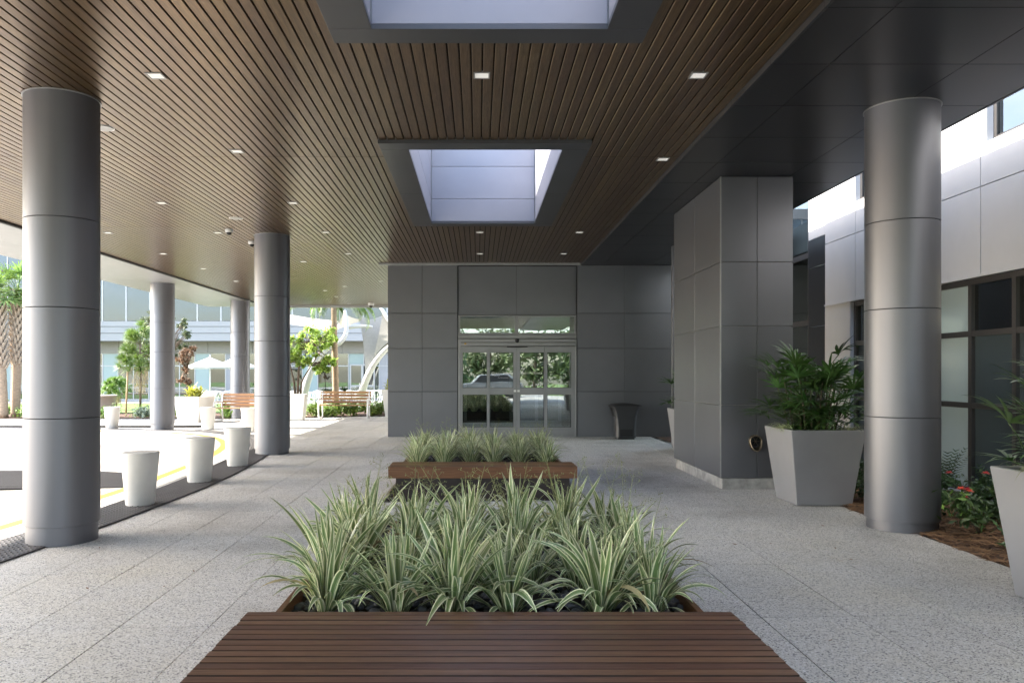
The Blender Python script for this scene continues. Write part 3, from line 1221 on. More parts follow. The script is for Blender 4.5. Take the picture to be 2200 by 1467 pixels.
mk('core', MB().box(4.08, 5.04, 16.64, 16.7, ghz(4, 17) - .05, SZ - .002), M['joint'], p2)

# ------------------------------------------------------------------ side wing on the right
wing = thing('side_wing', (6.3, 9, 0), 'white rendered wing with long tinted windows beyond the right column, sunlit above', 'building')
XF = 6.1
HZ = E + 1.21
TOP = E + 7.0
jx = [-3.5, 3.27, 6.47, 9.67, 12.87, 14.0]
UW = [(7.4, 9.55), (11.4, 12.87)]
for a, b in zip(jx, jx[1:]):
    mk('render_panel', MB().box(XF, XF + .25, a + .006, b - .006, HZ, E + 2.27 - .006), M['stucco'], wing)
    mk('render_panel', MB().box(XF, XF + .25, a + .006, b - .006, E + 2.27 + .006, E + 2.78), M['stucco'], wing)
segs = [-3.5, 7.4, 9.55, 11.4, 12.88, 14.0]
for k, (a, b) in enumerate(zip(segs, segs[1:])):
    if k in (1, 3):
        mk('render_panel', MB().box(XF, XF + .25, a, b, E + 4.6, TOP), M['stucco'], wing)
        f_ = MB()
        z0, z1 = E + 2.78, E + 4.6
        f_.box(XF + .08, XF + .14, a, b, z0, z0 + .06)
        f_.box(XF + .08, XF + .14, a, b, z1 - .06, z1)
        f_.box(XF + .08, XF + .14, a, a + .06, z0 + .06, z1 - .06)
        f_.box(XF + .08, XF + .14, b - .06, b, z0 + .06, z1 - .06)
        wf = mk('window', f_, M['frame'], wing)
        mk('pane', MB().box(XF + .1, XF + .11, a + .06, b - .06, z0 + .06, z1 - .06), M['winglass'], wf)
        mk('reveal', MB().box(XF + .2, XF + .24, a, b, z0, z1), M['interior'], wf)
    else:
        mk('render_panel', MB().box(XF, XF + .25, a, b, E + 2.781, TOP), M['stucco'], wing)
mk('drip_edge', MB().box(XF - .02, XF + .1, -3.5, 14.0, HZ - .03, HZ - .001), M['stucco'], wing)
mk('wall_backing', MB().box(XF + .252, XF + .3, -3.5, 14.0, HZ, TOP), M['interior'], wing)
mk('render_panel', MB().box(XF, XF + .3, 13.05, 14.0, -.1, HZ - .031), M['stucco'], wing)
mk('sill_wall', MB().box(XF, XF + .25, -3.5, 13.05, -.1, E - 1.481), M['stucco'], wing)
# long window: mullions and panes
xg = XF + .1
mull = [9.97 + .8 * k for k in range(4)] + [9.97 - .82 * k for k in range(1, 12)]
mull = sorted(mull + [13.02])
rows_ = [E - 1.48, E - .36, E + .536, HZ - .031]
win = mk('long_window', MB().box(xg - .04, xg + .06, 1.0, 13.05, rows_[0] - .001, rows_[0] + .06), M['frame'], wing)
kinds = ['frost', 'winglass', 'winglass', 'winglass']
for zz in rows_[1:]:
    mk('transom_bar', MB().box(xg - .04, xg + .06, 1.0, 13.05, zz - .07, zz), M['frame'], win)
mb_ = []
for k, y in enumerate(mull):
    mk('mullion', MB().box(xg - .044, xg + .056, y - .035, y + .035, rows_[0] + .06, rows_[-1] - .07), M['frame'], win)
for k in range(len(mull) - 1):
    a, b = mull[k] + .035, mull[k + 1] - .035
    if b < 4:
        continue
    for r_ in range(3):
        mid = (a + b) / 2
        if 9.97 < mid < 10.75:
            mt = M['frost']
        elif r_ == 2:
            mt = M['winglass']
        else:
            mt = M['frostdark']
        mk('pane', MB().box(xg, xg + .01, a, b, rows_[r_] + (.06 if r_ == 0 else 0), rows_[r_ + 1] - .07), mt, win)
mk('room_back', MB().box(XF + 2.2, XF + 2.3, -3.5, 14, -.1, HZ), M['interior'], wing)
mk('room_ceiling', MB().box(XF + .3, XF + 2.2, -3.5, 14, HZ - .02, HZ + .0), M['interior'], wing)
# dark panelled end and green glazing beyond
for a, b in ((14.006, 14.745),):
    for z0, z1 in ((0, E - .25), (E - .24, E + .85), (E + .86, E + 1.93), (E + 1.94, E + 2.45)):
        mk('dark_panel', MB().box(XF + .02, XF + .1, a, b, z0, z1), M['soffit'], wing)
    mk('render_panel', MB().box(XF + .02, XF + .1, a, b, E + 2.46, TOP), M['stucco'], wing)
gz = MB()
for z in (0.1, E - .4, E + .95, E + 2.2):
    gz.box(XF + .03, XF + .11, 14.75, 18.6, z - .05, z + .05)
for y in (14.78, 16.2, 17.6):
    gz.box(XF + .034, XF + .106, y - .03, y + .03, 0, TOP)
gw = mk('stair_glazing', gz, M['frame'], wing)
for za, zb in ((.15, E - .45), (E - .35, E + .9), (E + 1.0, E + 2.15), (E + 2.25, TOP)):
    for ya, yb in ((14.81, 16.17), (16.23, 17.57)):
        mk('pane', MB().box(XF + .06, XF + .07, ya, yb, za, zb), M['winglass'], gw)
mk('inner_wall', MB().box(XF + 1.5, XF + 1.6, 14, 19.6, 0, TOP), M['frost'], wing)
mk('roof', MB().box(XF - .02, XF + 8, -3.6, 19.6, TOP + .002, TOP + .3), M['stucco'], wing)
mk('back_wall', MB().box(XF + 8, XF + 8.2, -3.6, 19.6, -.1, TOP), M['stucco'], wing)

# ------------------------------------------------------------------ far building across the patio
FY = 47.0


def ZF(py, y=FY):
    return E + (803 - py) / F * y


far = thing('far_building', (-20, FY, 0), 'white hospital block with sky reflecting upper glass band, beyond the patio', 'building')
X0, X1 = -46.0, -1.0
hd, spt, ft, ut = ZF(757), ZF(732), ZF(690), ZF(690) + 6
zg = ghz(-20, FY) + .03
x = X0
k = 0
pat = [0, 1, 0, 2, 0, 1, 0, 0, 1, 0]
while x < X1:
    w_ = .93
    kd = pat[k % 10]
    f_ = MB()
    y0, y1 = FY + 1.2, FY + 1.27
    f_.box(x, x + .06, y0, y1, zg, hd)
    tz = zg + (hd - zg) * .72
    f_.box(x + .06, x + w_, y0, y1, tz, tz + .06)
    f_.box(x + .06, x + w_, y0, y1, hd - .05, hd)
    f_.box(x + .06, x + w_, y0, y1, zg, zg + .1)
    wf = mk('window', f_, M['framewhite'], far)
    mt = (M['farglass'], M['farfrost'], M['whitewall'])[kd]
    mk('pane', MB().box(x + .062, x + w_ - .002, y0 + .02, y0 + .03, zg + .1, tz - .001), mt, wf)
    mk('pane', MB().box(x + .062, x + w_ - .002, y0 + .02, y0 + .03, tz + .06, hd - .051), mt, wf)
    x += w_
    k += 1
for a in [X0 + 2.7 * i for i in range(17)]:
    mk('spandrel_panel', MB().box(a + .01, a + 2.69, FY + 1.05, FY + 1.28, hd + .001, spt + .1), M['beige'], far)
for z0, z1, dy in ((spt, spt + (ft - spt) * .38, 0), (spt + (ft - spt) * .38 + .02, spt + (ft - spt) * .72, -.03), (spt + (ft - spt) * .72 + .02, ft, -.06)):
    mk('fascia_band', MB().box(X0, X1, FY + dy, FY + 1.3, z0, z1), M['whitewall'], far)
x = X0
while x < X1:
    mk('mullion', MB().box(x, x + .08, FY - .03, FY + .1, ft + .001, ut), M['framewhite'], far)
    for z0, z1 in ((ft + .02, ft + 2.9), (ft + 3.0, ut)):
        mk('glass_panel', MB().box(x + .085, x + 1.395, FY + .0, FY + .02, z0, z1), M['skyglass'], far)
    x += 1.4
mk('glazing_bar', MB().box(X0, X1, FY - .25, FY + .05, ft + 2.91, ft + 2.99), M['frame'], far)
mk('room_back', MB().box(X0, X1, FY + 4.5, FY + 4.6, zg, ut), M['interior'], far)
mk('roof', MB().box(X0, X1, FY - .1, FY + 12, ut + .01, ut + .6), M['whitewall'], far)
# door in the far glazing
dz1 = ZF(785)
xa, xb = W(745, 800, FY)[0], W(800, 800, FY)[0]
dd = mk('patio_door', MB().box(xa, xb, FY + 1.1, FY + 1.19, dz1, dz1 + .09).box(xa, xa + .08, FY + 1.1, FY + 1.19, zg, dz1).box(xb - .08, xb, FY + 1.1, FY + 1.19, zg, dz1).box((xa + xb) / 2 - .07, (xa + xb) / 2 + .07, FY + 1.1, FY + 1.19, zg, dz1).box(xa + .08, xb - .08, FY + 1.11, FY + 1.18, zg + .85, zg + .95), M['framewhite'], far)
mk('pane', MB().box(xa + .08, xb - .08, FY + 1.14, FY + 1.15, zg, dz1), M['farglass'], dd)

# ------------------------------------------------------------------ ceiling fittings
def at_ceiling(px, py, h=2.73):
    z = h * F / (803 - py)
    return (px - 1027) / F * z, z


dl = None
DL = [
    (1035, 162, 'square downlight between the two skylights, straight above the planters'),
    (1500, 162, 'square downlight near the charcoal soffit edge, right of the near skylight'),
    (335, 163, 'square downlight closest to the top of the near left column'),
    (509, 325, 'square downlight just in front of the first ceiling seam on the left'),
    (1424, 342, 'unlit looking square downlight by the soffit edge, right of the far skylight'),
    (347, 436, 'square downlight midway between the near left column and the drive column'),
    (629, 436, 'square downlight left of the far skylight, in front of the bollard column'),
    (232, 500, 'square downlight beside the near left column shaft, close to the pale border'),
    (468, 500, 'square downlight just left of the white ceiling camera'),
    (700, 499, 'square downlight left of the far skylight at its back end'),
    (1031, 499, 'square downlight just behind the far skylight, on its centre line'),
    (1245, 499, 'square downlight behind the far skylight, beside the charcoal soffit'),
    (351, 545, 'square downlight above the silver drive column'),
    (748, 545, 'square downlight halfway from the bollard column to the entrance front'),
    (1031, 545, 'square downlight directly in front of the entrance doors'),
    (1211, 545, 'square downlight nearest the entrance front on the soffit side'),
    (437, 577, 'square downlight past the silver drive column, near the pale border'),
    (507, 604, 'square downlight just left of the bollard column top'),
    (652, 562, 'square downlight immediately right of the bollard column top'),
    (741, 615, 'bright square downlight ahead of the patio palm trunk'),
    (698, 624, 'small far square downlight above the leafy patio tree'),
    (722, 637, 'small square downlight in line with the palm trunk, near the canopy end'),
    (750, 652, 'farthest square downlight at the canopy end trim'),
    (818, 604, 'square downlight beside the left corner of the entrance front'),
]
for i, (px, py, lb) in enumerate(DL):
    x, y = at_ceiling(px, py)
    if dl is None:
        t = thing('downlight', (x, y, CZ), lb, 'downlight', 'square ceiling downlights')
        mb = MB()
        s, r_ = .076, .062
        mb.box(-s, s, -s, -r_, -.008, .01)
        mb.box(-s, s, r_, s, -.008, .01)
        mb.box(-s, -r_, -r_, r_, -.008, .01)
        mb.box(r_, s, -r_, r_, -.008, .01)
        mk('bezel', mb, M['trim'], t, world=False)
        mk('lens', MB().box(-r_, r_, -r_, r_, -.003, .008), M['lens'], t, world=False)
        dl = t
    else:
        dup(dl, (x, y, CZ), 0, lb)


def speaker(px, py, lb):
    x, y = at_ceiling(px, py)
    t = thing('ceiling_speaker', (x, y, CZ), lb, 'speaker', 'round ceiling speakers')
    mk('rim', MB().lathe([(.11, 0), (.12, -.006), (.12, .01)], 24), M['white'], t, world=False)
    mk('grille', MB().lathe([(.104, -.007), (.104, .0)], 24), M['trim'], t, world=False)


speaker(222, 275, 'round white ceiling speaker half hidden behind the near left column')
speaker(507, 469, 'round white ceiling speaker in front of the ceiling camera')


def dome(px, py, lb, s=1.0):
    x, y = at_ceiling(px, py)
    t = thing('dome_camera', (x, y, CZ), lb, 'security camera', 'dome security cameras')
    mk('housing', MB().lathe([(.07 * s, -.07 * s), (.085 * s, -.05 * s), (.085 * s, -.0)], 20), M['white'], t, world=False)
    mk('dome', MB().lathe([(.0, -.13 * s), (.03 * s, -.125 * s), (.052 * s, -.10 * s), (.06 * s, -.072 * s)], 20, caps=False), M['black'], t, world=False)


dome(492, 493, 'white dome camera with black eye hanging left of the bollard column', .85)
dome(541, 519, 'white dome camera tucked beside the left edge of the bollard column top', .85)
dome(797, 651, 'small white dome camera at the far canopy end by the entrance front', 1.4)

# ------------------------------------------------------------------ benches and planter boxes
BZ = E - 1.182


def slab_bench(y0, y1, n, label, mat, hw=1.205, cx=.06):
    t = thing('plank_bench', (cx, (y0 + y1) / 2, BZ), label, 'bench', 'timber benches on the planter ends')
    pitch = (y1 - y0) / n
    for k in range(n):
        a = y0 + k * pitch
        j = rnd.uniform(-.0012, .0012)
        e = rnd.uniform(-.004, .004)
        sl_ = mk('slat', MB().box(cx - hw + e, cx + hw + e, a + .004, a + pitch - .0045, BZ - .04 + j, BZ + j), mat, t, .003)
        sl_.data.materials.append(M['gapshade'])  # gap shade painted on the front and back faces
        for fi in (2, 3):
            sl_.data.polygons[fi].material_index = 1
    mk('under_board', MB().box(cx - hw + .04, cx + hw - .04, y0 + .002, y1 - .002, BZ - .06, BZ - .045), M['black'], t)
    mk('front_beam', MB().box(cx - hw, cx + hw, y0 - .028, y0 + .0, BZ - .148, BZ - .001), M['slatfar'], t, .005)
    mk('end_beam', MB().box(cx - hw, cx - hw + .03, y0 + .001, y1, BZ - .148, BZ - .042), M['slatfar'], t, .004)
    mk('end_beam', MB().box(cx + hw - .03, cx + hw, y0 + .001, y1, BZ - .148, BZ - .042), M['slatfar'], t, .004)
    return t


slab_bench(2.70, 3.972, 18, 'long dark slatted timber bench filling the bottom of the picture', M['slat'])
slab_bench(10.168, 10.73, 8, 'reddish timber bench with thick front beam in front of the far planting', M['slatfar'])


def planter_box(y0, y1, yb, label):
    cx, hw = .06, 1.12
    rim = E - 1.24
    g = min(ghz(-1.2, y0), ghz(1.2, y0)) - .12
    t = thing('planter_box', (cx, (y0 + y1) / 2, ghz(0, y0)), label, 'planter', 'long steel planter boxes')
    th = .035
    mk('front_wall', MB().box(cx - hw, cx + hw, y0, y0 + th, g, rim), M['base_steel'], t, .004)
    mk('back_wall', MB().box(cx - hw, cx + hw, y1 - th, y1, g, rim), M['base_steel'], t, .004)
    mk('side_wall', MB().box(cx - hw, cx - hw + th, y0 + th, y1 - th, g, rim), M['slatfar'], t, .004)
    mk('side_wall', MB().box(cx + hw - th, cx + hw, y0 + th, y1 - th, g, rim), M['slatfar'], t, .004)
    mk('soil', MB().box(cx - hw + th, cx + hw - th, y0 + th, y1 - th, g, rim - .09), M['soil'], t)
    return t


near_box = planter_box(3.0, 6.75, 3.97, 'nearer long planter box with dark river pebbles and striped plants')
far_box = planter_box(10.27, 13.3, 10.73, 'farther planter box with dark steel base under the reddish bench')


def pebble_variant(i):
    r = random.Random(100 + i)
    mb = MB()
    n, m = 8, 5
    a, b, c = r.uniform(.8, 1.15), r.uniform(.65, .95), r.uniform(.45, .68)
    ph = r.uniform(0, 6)
    for j in range(1, m):
        th = PI * j / m
        for k in range(n):
            p = 2 * PI * k / n
            q = 1 + .1 * math.sin(2 * p + ph) * math.sin(th)
            mb.v.append((a * q * math.sin(th) * math.cos(p), b * q * math.sin(th) * math.sin(p), c * math.cos(th)))
    top, bot = len(mb.v), len(mb.v) + 1
    mb.v += [(0, 0, c), (0, 0, -c)]
    for j in range(m - 2):
        for k in range(n):
            x1 = (k + 1) % n
            mb.face([j * n + k, (j + 1) * n + k, (j + 1) * n + x1, j * n + x1], True)
    for k in range(n):
        mb.face([top, k, (k + 1) % n], True)
        mb.face([bot, (m - 2) * n + (k + 1) % n, (m - 2) * n + k], True)
    return mb


PV = [pebble_variant(i) for i in range(7)]
PM = []
for v_ in PV:
    me = v_.mesh('pebble')
    me.materials.append(M['pebble'])
    PM.append(me)


def pebbles(parent, n_parts, spots, name='pebble_bed'):
    """spots: (x, y, z, r). The first n_parts become parts, the rest one field."""
    fld = MB()
    for i, (x, y, z, r) in enumerate(spots):
        rot = Matrix.Rotation(rnd.uniform(0, 6.28), 3, 'Z') @ Matrix.Rotation(rnd.uniform(-.4, .4), 3, 'X')
        if i < n_parts:
            o = mk('pebble', rnd.choice(PM), None, parent, loc=(x, y, z))
            o.rotation_euler = rot.to_euler()
            o.scale = (r, r, r)
        else:
            sv = rnd.choice(PV)
            k = len(fld.v)
            fld.v += [tuple(rot @ Vector(p) * r + Vector((x, y, z))) for p in sv.v]
            for f_, s_ in zip(sv.f, sv.sm):
                fld.face([k + q for q in f_], s_)
    if fld.v:
        mk(name, fld, M['pebble'], parent, kind='stuff')


rim = E - 1.24
spots = []
for row, (yy, zz) in enumerate(((4.06, 0), (4.125, .0), (4.19, 0), (4.255, 0), (4.32, 0), (4.39, 0), (4.46, 0))):
    x = -1.0
    while x < 1.13:
        spots.append((x + rnd.uniform(-.012, .012), yy + rnd.uniform(-.02, .02), rim - .06 + rnd.uniform(-.015, .02), rnd.uniform(.024, .038)))
        x += rnd.uniform(.042, .062)
rnd.shuffle(spots)
spots.sort(key=lambda s: s[1] > 4.42)
for _ in range(1100):
    spots.append((rnd.uniform(-1.02, 1.14), rnd.uniform(4.45, 6.68), rim - .065 + rnd.uniform(-.015, .02), rnd.uniform(.025, .038)))
pebbles(near_box, 290, spots)
spots = [(rnd.uniform(-1.02, 1.14), rnd.uniform(10.75, 13.2), rim - .065, rnd.uniform(.025, .038)) for _ in range(700)]
pebbles(far_box, 0, spots)


def pit(name_parent, hole, y1, n):
    x0, x1, y0, _ = hole
    spots = []
    mk('pit_floor', MB().box(x0, x1, y0, y1, -.25, ghz(0, (y0 + y1) / 2) - .075), M['soil'], name_parent)
    for _ in range(n):
        s = rnd.random()
        if s < .35:
            x, y = rnd.uniform(x0 + .02, -1.07), rnd.uniform(y0, y1)
        elif s < .7:
            x, y = rnd.uniform(1.19, x1 - .02), rnd.uniform(y0, y1)
        else:
            x = rnd.uniform(x0, x1)
            y = rnd.choice([rnd.uniform(y0 + .02, y0 + .31), rnd.uniform(y1 - .18, y1 - .02)])
        spots.append((x, y, ghz(x, y) - .035 + rnd.uniform(-.02, .015), rnd.uniform(.024, .04)))
    pebbles(name_parent, 0, spots, 'pebble_border')


pit(near_box, (-1.21, 1.33, 2.6, 6.95), 6.95, 1100)
pit(far_box, (-1.21, 1.33, 9.95, 13.6), 13.6, 1400)


# ------------------------------------------------------------------ striped lilies
def blade(L, w, th0, th1, pw_=1.4, n=9, twist=0, foldk=.35, mb=None, rot=0, org=Vector((0, 0, 0)), wob=0, tipk=1.0):
    mb = mb or MB()
    pts, half, side, fold = [], [], [], []
    p = Vector((0, 0, 0))
    Rz = Matrix.Rotation(rot, 3, 'Z')
    for i in range(n + 1):
        t = i / n
        th = th0 + (th1 - th0) * t ** pw_
        d = Vector((math.sin(th), wob * math.sin(t * 3), math.cos(th))).normalized()
        if i:
            p = p + d * (L / n)
        ww = w * (.42 + .58 * min(t / .35, 1)) * (1 - max((t - .45) / .55, 0) ** 1.7 * .97) * .5
        tw = twist * t
        sd = Vector((0, math.cos(tw), 0)) + d.cross(Vector((0, 1, 0))) * math.sin(tw)
        nrm = d.cross(sd)
        if nrm.z < 0:
            nrm = -nrm
        pts.append(Rz @ p + org)
        half.append(ww)
        side.append(Rz @ sd)
        fold.append((Rz @ nrm) * foldk * (1 - t * .6))
    mb.strip(pts, half, side, True, fold)
    return mb


LV = []
lr = random.Random(5)
for i in range(18):
    if i < 9:
        b = blade(lr.uniform(.40, .56), lr.uniform(.036, .054), lr.uniform(.03, .22), lr.uniform(.25, .85), lr.uniform(1.2, 2.2), 10, lr.uniform(-.7, .7), .4, wob=lr.uniform(-.06, .06))
    elif i < 15:
        b = blade(lr.uniform(.42, .6), lr.uniform(.038, .058), lr.uniform(.15, .45), lr.uniform(1.1, 2.0), lr.uniform(1.1, 1.9), 11, lr.uniform(-.6, .6), .35, wob=lr.uniform(-.08, .08))
    else:
        b = blade(lr.uniform(.36, .55), lr.uniform(.04, .058), lr.uniform(.3, .6), lr.uniform(2.0, 2.7), lr.uniform(.9, 1.4), 11, lr.uniform(-.5, .5), .3)
    LV.append(b)
LM = []
for b in LV:
    me = b.mesh('leaf')
    me.materials.append(M['lily'])
    LM.append(me)


DM = []
for i in (10, 15, 16):
    me = LV[i].mesh('dry_leaf')
    me.materials.append(M['straw'])
    DM.append(me)


def stalk(h, lean, az, r_):
    mb = MB()
    d = Vector((math.cos(az) * lean, math.sin(az) * lean, 1))
    path = [Vector((0, 0, 0)) + d * h * t + Vector((math.cos(az), math.sin(az), 0)) * .08 * t * t for t in (0, .3, .6, .85, 1)]
    mb.tube(path, [.0028, .0026, .002, .0015, .0012], 4)
    for k in range(9):
        t = .55 + .45 * k / 8
        p = d * h * t + Vector((math.cos(az), math.sin(az), 0)) * .08 * t * t
        a = r_.uniform(0, 6.28)
        l = (1.15 - t) * .16 + .02
        q = p + Vector((math.cos(a) * l, math.sin(a) * l, r_.uniform(.2, .7) * l))
        mb.tube([p, q], .001, 3)
        for _ in range(3):
            c = q + Vector((r_.uniform(-.014, .014), r_.uniform(-.014, .014), r_.uniform(-.012, .012)))
            s = r_.uniform(.003, .006)
            mb.lathe([(0.0004, -s), (s * .8, 0), (.0004, s)], 5, tuple(c), caps=False)
    return mb


def lily(x, y, z, label, nl, sc, droop, nst, seed):
    r_ = random.Random(seed)
    sc *= r_.uniform(.86, 1.13)
    tilt_x, tilt_y = r_.gauss(0, .12), r_.gauss(0, .12)
    t = thing('striped_lily', (x, y, z), label, 'striped plant', 'striped lilies in the nearer planter')
    for k in range(nl):
        u = (k + .5) / nl
        if u < .45:
            me = LM[r_.randrange(0, 9)]
        elif u < 1 - droop:
            me = LM[r_.randrange(9, 15)]
        else:
            me = LM[r_.randrange(15, 18)]
        a = k * 2.399 + r_.uniform(-.4, .4)
        rr = .015 + .05 * u
        o = mk('leaf', me, None, t, world=False, loc=(math.cos(a) * rr, math.sin(a) * rr, -.02))
        s = sc * r_.uniform(.78, 1.12)
        q_ = Matrix.Rotation(tilt_x + r_.gauss(0, .06), 3, 'X') @ Matrix.Rotation(tilt_y + r_.gauss(0, .06), 3, 'Y') @ Matrix.Rotation(a, 3, 'Z') @ Matrix.Rotation(r_.gauss(0, .18), 3, 'Y')
        o.rotation_euler = q_.to_euler()
        o.scale = (s * r_.uniform(.7, 1.15), s * r_.uniform(.6, 1.15), s)
    for k in range(r_.choice((0, 1, 2))):
        o = mk('dry_leaf', DM[r_.randrange(3)], None, t, world=False, rot=(0, 0, r_.uniform(0, 6.28)))
        o.scale = (sc, sc, sc)
    for k in range(nst):
        mk('flower_stalk', stalk(r_.uniform(.5, .68), r_.uniform(.05, .5), r_.uniform(0, 6.28), r_), M['lilyold'], t, world=False)


LZ = rim - .05
row1 = [(-.83, 4.36), (-.445, 4.34), (-.135, 4.38), (.165, 4.36), (.665, 4.33), (.955, 4.38)]
names = ['leftmost', 'second', 'third', 'fourth', 'fifth', 'rightmost']
sd = 50
for i, (x, y) in enumerate(row1):
    lily(x, y, LZ, ['striped lily clump at the left corner of the slatted bench, leaves arching over the side', 'striped lily clump second from left just behind the slatted bench', 'striped lily clump third from left behind the bench, beside bare pebbles', 'striped lily clump at the middle of the bench with one upright pale leaf', 'striped lily clump fifth from left with broad leaves drooping onto the bench edge', 'striped lily clump at the right corner of the slatted bench'][i], 60, .97, .30, 0 if i in (1, 2, 4) else 1, sd)
    sd += 1
for rw, yb in enumerate((4.86, 5.36, 5.88, 6.35)):
    for i in range(6):
        x = -.86 + i * .375 + rnd.uniform(-.09, .09)
        lily(x, yb + rnd.uniform(-.1, .1), LZ, 'striped lily clump, %s from left in the %s row behind the slatted bench' % (['first', 'second', 'third', 'fourth', 'fifth', 'sixth'][i], ['second', 'third', 'fourth', 'last'][rw]), 48 if rw < 2 else 36, .98, .2, [1, 1, 2, 2][rw], sd)
        sd += 1


def clump_mesh(seed, n=44, stalks=2):
    r_ = random.Random(seed)
    mb = MB()
    for k in range(n):
        u = (k + .5) / n
        a = k * 2.399 + r_.uniform(-.4, .4)
        th1 = (.3 + u * 1.6) * r_.uniform(.8, 1.2)
        rr = .01 + .05 * u
        blade(r_.uniform(.38, .55), r_.uniform(.026, .04), .05 + .3 * u, th1, r_.uniform(1.1, 1.9), 6, r_.uniform(-.5, .5), .35, mb, a, Vector((math.cos(a) * rr, math.sin(a) * rr, -.02)))
    me = mb.mesh('striped_lily')
    me.materials.append(M['lily'])
    return me


CM = [clump_mesh(300 + i) for i in range(6)]
STM = []
for k in range(3):
    me = stalk(.6, .15, k * 2.0, random.Random(k)).mesh('flower_stalk')
    me.materials.append(M['lilyold'])
    STM.append(me)
for rw, yb in enumerate((11.0, 11.5, 12.0, 12.55, 13.0)):
    for i in range(6):
        x = -.84 + i * .36 + rnd.uniform(-.04, .04)
        o = mk('striped_lily', CM[rnd.randrange(6)], None, loc=(x, yb + rnd.uniform(-.05, .05), LZ), rot=(0, 0, rnd.uniform(0, 6.28)))
        s = rnd.uniform(.85, 1.02)
        o.scale = (s, s, s)
        tag(o, 'striped lily clump, %s from left in the %s row behind the reddish bench' % (['first', 'second', 'third', 'fourth', 'fifth', 'sixth'][i], ['front', 'second', 'third', 'fourth', 'last'][rw]), 'striped plant', 'striped lilies in the farther planter')
        if rnd.random() < .5:
            mk('flower_stalk', rnd.choice(STM), None, o, world=False, rot=(0, 0, rnd.uniform(0, 6)))

# dry leaves and bits blown onto the paving
mb = MB()
for _ in range(150):
    x, y = rnd.uniform(-3.7, 4.1), rnd.uniform(3.6, 18.5)
    if -1.3 < x < 1.4 and (y < 7 or 9.8 < y < 13.7):
        continue
    a, l = rnd.uniform(0, 6.28), rnd.uniform(.012, .032)
    z = ghz(x, y) + .004
    d = Vector((math.cos(a), math.sin(a), 0)) * l
    w_ = Vector((-math.sin(a), math.cos(a), 0)) * l * rnd.uniform(.15, .4)
    c = Vector((x, y, z))
    mb.poly([c - d, c - w_ + Vector((0, 0, .004)), c + d + Vector((0, 0, .006)), c + w_])
mk('leaf_litter', mb, M['brownleaf'], kind='stuff')

# ------------------------------------------------------------------ bollards
bl = None
BO = [(-4.2, 9.9, 'white tapered bollard nearest the camera on the tactile strip'),
      (-4.15, 11.86, 'white tapered bollard, middle one of the near row beside the drive'),
      (-4.15, 13.74, 'white tapered bollard just left of the bollard column'),
      (-11.0, 23.95, 'white tapered bollard across the drive in front of the pine sapling'),
      (-7.9, 23.3, 'white tapered bollard across the drive between big white pot and left park bench'),
      (-6.3, 21.95, 'white tapered bollard half hidden behind the left side of the bollard column'),
      (-5.25, 20.6, 'white tapered bollard almost hidden behind the right side of the bollard column')]
for x, y, lb in BO:
    z = ghz(x, y) + .015
    if bl is None:
        bl = mk('bollard', MB().lathe([(.165, 0), (.169, .006), (.226, .628), (.229, .640), (.225, .648), (.21, .652)], 48), M['bollard'], loc=(x, y, z))
        tag(bl, lb, 'bollard', 'white tapered bollards along the drive')
    else:
        o = bl.copy()
        C.objects.link(o)
        o.location = (x, y, z)
        o['label'] = lb


# ------------------------------------------------------------------ pots and palms
def pot_mesh(tw, bw, h, mat, lip=.035):
    mb = MB()
    t, b = tw / 2, bw / 2

    def sq(r, z):
        k = len(mb.v)
        mb.v += [(-r, -r, z), (r, -r, z), (r, r, z), (-r, r, z)]
        return k
    rr = [sq(b, 0), sq(t, h), sq(t - lip, h), sq(t - lip - .02, h - .12)]
    mb.face([rr[0] + 3, rr[0] + 2, rr[0] + 1, rr[0]])
    for a, c_ in zip(rr, rr[1:]):
        for i in range(4):
            j = (i + 1) % 4
            mb.face([a + i, a + j, c_ + j, c_ + i])
    return mb


def soil_disc(tw, h):
    r = tw / 2 - .045
    return MB().box(-r, r, -r, r, h - .1, h - .055)


def square_pot(x, y, tw, bw, h, mat, label, rz=0, group='square tapered plant pots'):
    t = thing('plant_pot', (x, y, ghz(x, y) + .004), label, 'plant pot', group, rz)
    mk('pot_body', pot_mesh(tw, bw, h, mat), mat, t, .012, world=False, segs=3)
    mk('soil', soil_disc(tw, h), M['soil'], t, world=False)
    return t


square_pot(4.08, 9.7, .875, .655, .895, M['pot'], 'big grey tapered pot holding the palm in front of the dark pier')
square_pot(4.10, 5.27, .875, .655, .895, M['pot'], 'big grey tapered pot cut by the right edge of the picture')
square_pot(4.10, 15.0, .875, .655, .895, M['pot'], 'grey tapered pot mostly hidden behind the plinth pier near the bin')


def fan(seed, nl):
    r_ = random.Random(seed)
    mb = MB()
    mb.tube([(-.22, 0, -.10), (-.1, 0, -.035), (0, 0, 0)], [.004, .004, .0045], 5)
    for k in range(nl):
        u = k / (nl - 1) * 2 - 1
        az = u * 1.75 + r_.uniform(-.08, .08)
        L = r_.uniform(.24, .34) * (1 - .25 * abs(u))
        blade(L, r_.uniform(.024, .036), r_.uniform(.95, 1.2), r_.uniform(1.5, 2.15), 1.2, 6, 0, .3, mb, az)
    me = mb.mesh('leaf')
    me.materials.append(M['palmleaf'])
    return me


FM = [fan(700 + i, 8 + i % 4) for i in range(6)]


